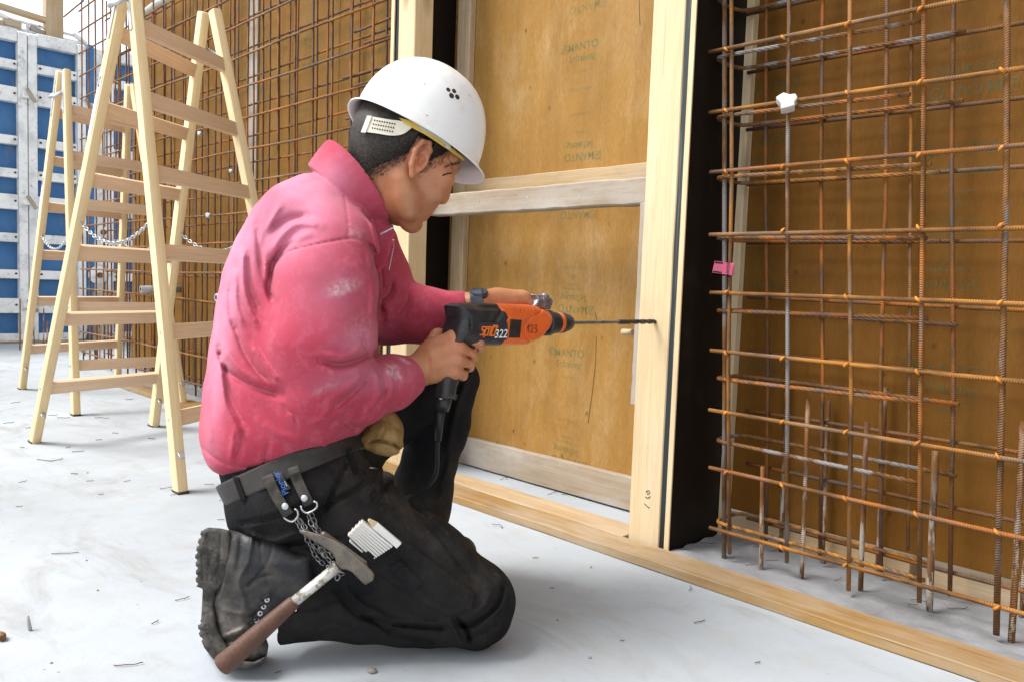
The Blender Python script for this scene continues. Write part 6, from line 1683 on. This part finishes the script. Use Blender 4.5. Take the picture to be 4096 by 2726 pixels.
# depth stop clamp on the neck and the side handle beyond it
cl = [zd(*p) for p in ((1505, -5), (1690, 0), (1735, 50), (1715, 160), (1690, 285), (1600, 285), (1455, 240), (1500, 190), (1545, 110))]
CLP = [dpix(*p) for p in cl]
def clamp_sdf(P):
    d = outline_sd(P, CLP, .014, .004)
    y, z, x = P2L(P)
    a, b = dpix(*zd(1700, 150)), dpix(*zd(1850, 160))
    ax_ = np.maximum(np.hypot(z-a[1], x-.002)-.0125, np.maximum(y-b[0], a[0]-y)); d = smin(d, ax_, .003)
    c = dpix(*zd(1775, 60)); d = smin(d, np.sqrt((y-c[0])**2+(z-c[1])**2+x**2)-.010, .003)
    h = dpix(*zd(1628, 60)); d = smax(d, -(np.maximum(np.hypot(y-h[0], z-h[1])-.0042, .008-x)), .001)
    e = dpix(*zd(1790, 255)); d = smin(d, np.maximum(np.abs(y-e[0])-.010, np.maximum(np.abs(z-e[1])-.006, np.abs(x)-.008)), .004)
    return d
lo, hi = cam_box((2140, 2250), (1165, 1250), 1.60, 1.76); link_c = grow('depth_stop_clamp', clamp_sdf, lo, hi, .0014, MAT['clamp_steel'], drill, 1)
neck = (yy(2182), TIP[2])
link('handle_band', lathe_mesh([(yy(2176), .0262), (yy(2180), .0285), (yy(2194), .0285), (yy(2197), .0262)], 32), MAT['black_plastic'], drill, AXF)
hp0 = Vector((DX-.028, yy(2185), TIP[2]+.010)); hp1 = Vector((DX-.165, yy(2185), TIP[2]+.028))
link('side_handle', lathe_mesh([(0, .010), (.012, .020), (.022, .0165), (.06, .0185), (.11, .0175), (.132, .021), (.138, .012)], 24), MAT['black_plastic'], drill, frame(hp0, hp1-hp0))
# strain relief and cable
gz = [(1776, 1585, 1.575), (1768, 1610, 1.575), (1762, 1640, 1.575)]
link('strain_relief', tube_mesh([to_world(Q(1778, 1570, 1.578)), to_world(Q(1772, 1610, 1.580)), to_world(Q(1764, 1632, 1.582))], .0165, 14), MAT['black_plastic'], drill)
link('strain_relief', (lambda bm: (add_tube(bm, [to_world(Q(1763, 1625, 1.582)), to_world(Q(1757, 1690, 1.586)), to_world(Q(1752, 1760, 1.595))], [.0105, .0088, .0066], 14), mesh_of(bm))[1])(bmesh.new()), MAT['black_rubber'], drill)
link('relief_lip', tube_mesh([to_world(Q(1776, 1560, 1.560)), to_world(Q(1800, 1575, 1.562)), to_world(Q(1824, 1588, 1.570))], .0062, 8), MAT['black_plastic'], drill)
p = Q(1763, 1588, 1.560); link('screw', lathe_mesh([(0, .0042), (.002, .0036), (.003, .001)], 14), MAT['zinc'], drill, frame(Vector(to_world(p)), Vector(-AX[2])))
cab = [to_world(Q(px, py, w)) for px, py, w in ((1752, 1755, 1.594), (1750, 1800, 1.602), (1750, 1845, 1.610), (1745, 1888, 1.617), (1730, 1920, 1.620), (1700, 1948, 1.622), (1650, 1975, 1.628), (1600, 2010, 1.66), (1560, 2080, 1.72))]
end = cab[-1].copy(); cab += [np.array([end[0]-.05, end[1]+.03, .05]), np.array([end[0]-.12, end[1]+.06, .006]), np.array([end[0]-.30, end[1]+.02, .006]), np.array([end[0]-.55, end[1]+.14, .006])]
link('power_cable', tube_mesh([tuple(p) for p in spl(cab, 4)], .0042, 8), MAT['black_rubber'], drill)

# ================================================================== tools on the belt
MAT['strap_leather'] = plain('worn_strap_leather', (.030, .025, .019), .6, 0, .4, .6, 70, .4)
hold = thing('hammer_holder', 'dark leather belt holder with two riveted straps and steel chains', 'tool holder', tuple(to_world(Q(1150, 1960, 1.32))))
z5 = lambda x, y: (700+x/1.683, 1800+y/1.683)
zm = lambda x, y: (1000+x/3.137, 1850+y/3.137)
cloth = lambda P: np.minimum(np.minimum(trousers_sdf(P), belt_sdf(P)), sweater_core(P))
for path, rv, ring in (([(618, 165), (680, 300), (765, 435)], (742, 374), ((420, 655), (445, 700), (535, 735), (600, 665), (595, 600), (560, 575))),
                       ([(790, 110), (840, 235), (905, 365)], (871, 320), ((640, 535), (655, 590), (725, 625), (830, 565), (840, 500), (800, 480)))):
    path_ = [z5(*p) for p in path]
    st_ = pixstrip('strap', path_, [46, 44, 44], cloth, .009, .0045, MAT['strap_leather'], hold, 6)
    r_ = z5(*rv); wv = float(march(cloth, r_[0], r_[1], 1.1, 2.2)[0])-.0105
    link('rivet', lathe_mesh([(0, .0058), (.0015, .0056), (.003, .0035), (.0034, .001)], 18), MAT['white_print'] if False else MAT['zinc'], st_, frame(Vector(to_world(Q(*r_, wv))), Vector(-AX[2])))
    R3 = [zm(*p) for p in ring]; wr = min(float(march(cloth, p[0], p[1], 1.1, 2.2)[0]) for p in R3)-.008
    link('d_ring', tube_mesh([tuple(to_world(Q(*p, wr))) for p in spl(R3, 3)], .0017, 8), MAT['galv'], hold)
MAT['chain_dark'] = plain('worn_chain', (.24, .235, .23), .36, .85, .5, .35, 90)
def chain_px(pts, off, lab=None):
    C = spl([zm(*p) for p in pts], 3); ws = march(cloth, C[:, 0], C[:, 1], 1.1, 2.2)
    w = np.minimum(ws-off, 1.335); k = np.ones(5)/5; w = np.convolve(np.pad(w, 2, mode='edge'), k, 'valid')
    link('chain', chain_mesh([tuple(to_world(Q(c[0], c[1], v))) for c, v in zip(C, w)], .0120, .0082, .00115), MAT['chain_dark'], hold)
HW = 1.288
chain_px([(575, 700), (620, 790), (690, 900), (760, 1030), (830, 1180), (930, 1270)], .010)
chain_px([(640, 705), (690, 800), (740, 930), (820, 1030), (900, 1130), (1000, 1220), (1060, 1290)], .011)
chain_px([(600, 690), (660, 770), (705, 835)], .014)
chain_px([(770, 625), (800, 720), (840, 800), (880, 880)], .010); chain_px([(730, 640), (760, 740), (820, 840), (900, 895)], .013)
chain_px([(880, 1060), (940, 1150), (1000, 1230), (1060, 1300), (1140, 1350)], .014)
chain_px([(940, 1060), (1010, 1130), (1050, 1190)], .010)
chain_px([(960, 1290), (1040, 1340), (1100, 1400), (1085, 1470)], .016); chain_px([(1050, 1240), (1080, 1330), (1130, 1390), (1170, 1370)], .018)
# hammer
ham = thing('hammer', "roofer's hammer with dark steel claw head and brown perforated grip hanging at the hip", 'hammer', tuple(to_world(Q(1250, 2340, HW))))
HEAD = [zm(*p) for p in ((615, 832), (700, 842), (900, 898), (1060, 962), (1200, 1050), (1330, 1160), (1450, 1275), (1530, 1350), (1563, 1395), (1548, 1470), (1450, 1528), (1390, 1480), (1285, 1372), (1215, 1335), (1140, 1330), (1085, 1270), (1070, 1190), (1020, 1120), (900, 1040), (760, 950), (640, 880))]
def ham_sdf(P):
    X, Y = XY(P); tap = np.clip((X-HEAD[0][0])/(HEAD[8][0]-HEAD[0][0]), 0, 1)
    d2 = poly_sd(X, Y, HEAD)*HW/LENS_PX; half = .006+.0085*tap; r = .003
    a, b = d2+r, np.abs(P[:, 2]-HW)-half+r
    d = np.minimum(np.maximum(a, b), 0)+np.hypot(np.maximum(a, 0), np.maximum(b, 0))-r
    # nail slot rib along the back of the head
    return smin(d, rc(P, Q(1296, 2132, HW+.004), Q(1452, 2255, HW+.006), .0045, .0075), .003)
n = NT('hammer_steel')
col = n.mix(n.ramp(n.noise(34, 6, .68, co=n.co), [(.40, 0.0), (.70, 1.0)]), (.105, .090, .076), (.185, .155, .125))
col = n.mix(n.math('MULTIPLY', n.ramp(n.noise(300, 4, .7, co=n.co), [(.55, 0.0), (.75, 1.0)]), .4), col, (.30, .27, .24))
n.bump(n.noise(260, 4, co=n.co), .3, .001)
MAT['hammer_steel'] = n.done(col, .48, .55, .5)
lo, hi = cam_box((1180, 1515), (2100, 2350), HW-.03, HW+.03); grow('head', ham_sdf, lo, hi, .0016, MAT['hammer_steel'], ham, 1)
n = NT('chipped_chrome_shaft')
col = n.mix(n.ramp(n.noise(70, 6, .72, co=n.co), [(.48, 0.0), (.58, 1.0)]), (.62, .60, .56), (.26, .22, .17))
MAT['shaft'] = n.done(col, .36, .5, .5)
sa, sb = Vector(to_world(Q(1352, 2262, HW))), Vector(to_world(Q(1160, 2418, HW-.012)))
link('shaft', tube_mesh([sa, sb], .0090, 18), MAT['shaft'], ham)
ga, gb = Vector(to_world(Q(1180, 2402, HW-.011))), Vector(to_world(Q(884, 2664, HW-.028)))
GF = frame(ga, gb-ga); GL = (gb-ga).length
MAT['grip_brown'] = plain('grip_brown', (.085, .036, .021), .55, 0, .4, .22, 60, .2)
prof = [(0, .0100), (.004, .0118), (.05*GL/.2, .0135), (.45*GL, .0150), (.8*GL, .0168), (.96*GL, .0178), (.99*GL, .0165), (GL, .010)]
gr = link('grip', lathe_mesh(prof, 28), MAT['grip_brown'], ham, GF)
DOT = lathe_mesh([(0, .0011), (.0006, .0009)], 6)
for r_i in range(9):
    for k in range(15):
        s_ = .03*GL/.15*.15+GL*(.10+k*.056); a = 2*math.pi*r_i/9+(k % 2)*.35; rr = float(np.interp(s_, [p_[0] for p_ in prof], [p_[1] for p_ in prof]))
        c_, s2 = math.cos(a), math.sin(a)
        nv = GF.to_3x3() @ Vector((c_, s2, 0))
        if nv.dot(Vector(-AX[2])) < .1: continue
        link('grip_hole', DOT, MAT['wire'], gr, frame(GF @ Vector(((rr-.0004)*c_, (rr-.0004)*s2, s_)), nv))
# folding rule and pencil in the thigh pocket
rule = thing('folding_rule', 'white wooden folding rule sticking out of the thigh pocket', 'folding rule', tuple(to_world(Q(1480, 2150, 1.36))))
n = NT('rule_paint')
col = n.mix(n.ramp(n.noise(50, 5, .7, co=n.co), [(.50, 0.0), (.72, 1.0)]), (.74, .72, .68), (.50, .44, .36))
MAT['rule'] = n.done(col, .5, 0, .4)
wr = float(march(trousers_sdf, *zm(1480, 980), 1.1, 2.2)[0])
def px_bar(name, a, b, wpx, depth, w0, w1, mat, parent, tip=None):
    """a flat lath between two pixels: wpx across in the picture, depth away from the camera"""
    A, B = to_world(Q(*a, w0)), to_world(Q(*b, w1)); d = Vector(B-A)
    me = box_mesh(wpx/LENS_PX*w0, depth, d.length, .0005)
    if tip: 
        for v in me.vertices:
            if v.co.z < .001: v.co.x *= tip
    side = Vector(-AX[2]).cross(d).normalized()
    return link(name, me, mat, parent, frame(Vector(A), d, side))
for k in range(8):
    f = k/7; a = (1238+(1392-1238)*f, 878+(722-878)*f); b = (1500+(1705-1500)*f, 1118+(975-1118)*f)
    a = np.array(a)+(6 if k % 2 else 0); b = np.array(b); e = b+(b-a)*.25
    px_bar('lath', zm(*a), zm(*e), 9.3, .015, wr-.010-.0006*k, wr+.004-.0006*k, MAT['rule'], rule)
px_bar('lath', zm(1252, 962), zm(1500, 1170), 6.5, .012, wr-.008, wr+.006, MAT['rule'], rule)
pen = thing('carpenter_pencil', 'white flat carpenter pencil with bare wooden tip beside the folding rule', 'pencil', tuple(to_world(Q(1530, 2120, 1.36))))
px_bar('pencil_body', zm(1568, 775), zm(1870, 1030), 28, .007, wr-.014, wr+.002, MAT['sticker_white'], pen)
px_bar('pencil_tip', zm(1487, 707), zm(1568, 775), 27, .0065, wr-.017, wr-.014, MAT['timber'], pen, .35)
# leather glove tucked under the sweatshirt
n = NT('glove_leather')
col = n.mix(n.ramp(n.noise(30, 6, .66, co=n.co), [(.38, 0.0), (.68, 1.0)]), (.17, .10, .03), (.28, .18, .065))
col = n.mix(n.math('MULTIPLY', n.ramp(n.noise(70, 5, .7, co=n.co), [(.52, 0.0), (.70, 1.0)]), .5), col, (.16, .09, .03))
n.bump(n.noise(140, 4, co=n.co), .4, .0015)
MAT['glove'] = n.done(col, .68, 0, .35)
glove = thing('work_glove', 'tan leather work glove tucked into the belt at the belly', 'glove', tuple(to_world(Q(1530, 1750, 1.46))))
zB = lambda x, y: (780+x/2.09, 1200+y/2.09)
G_F = curveset(780, 1200, 2.09, [([(1600, 1050), (1570, 1100), (1540, 1170)], 16, -.004), ([(1650, 1120), (1640, 1170), (1690, 1210)], 14, -.003), ([(1560, 1060), (1610, 1080), (1640, 1130)], 14, .003), ([(1480, 1120), (1520, 1130), (1560, 1120)], 16, -.003), ([(1450, 1185), (1540, 1172), (1640, 1200), (1700, 1235)], 12, -.005), ([(1540, 1230), (1600, 1240), (1650, 1240)], 10, -.003)])
def glove_sdf(P):
    q = lambda x, y, w: Q(*zB(x, y), w)
    d = chain(P, [q(1480, 1110, 1.478), q(1585, 1010, 1.478), q(1640, 1080, 1.472), q(1702, 1205, 1.466)], [.020, .022, .020, .0095], .015)
    d = smin(d, chain(P, [q(1540, 1080, 1.462), q(1590, 1110, 1.455), q(1640, 1150, 1.456), q(1690, 1205, 1.460)], [.018, .018, .015, .009], .015), .004)
    d = smin(d, chain(P, [q(1380, 1205, 1.458), q(1470, 1160, 1.460), q(1560, 1140, 1.460)], [.0095, .0125, .016], .015), .008)
    d = smin(d, chain(P, [q(1455, 1205, 1.448), q(1545, 1218, 1.443), q(1620, 1238, 1.442), q(1680, 1252, 1.443)], [.0105, .0130, .0122, .0075], .01), .0025)
    return d-folds(P, G_F)
lo, hi = cam_box((1420, 1640), (1620, 1830), 1.41, 1.52); grow('glove', glove_sdf, lo, hi, .0020, MAT['glove'], glove, 1)
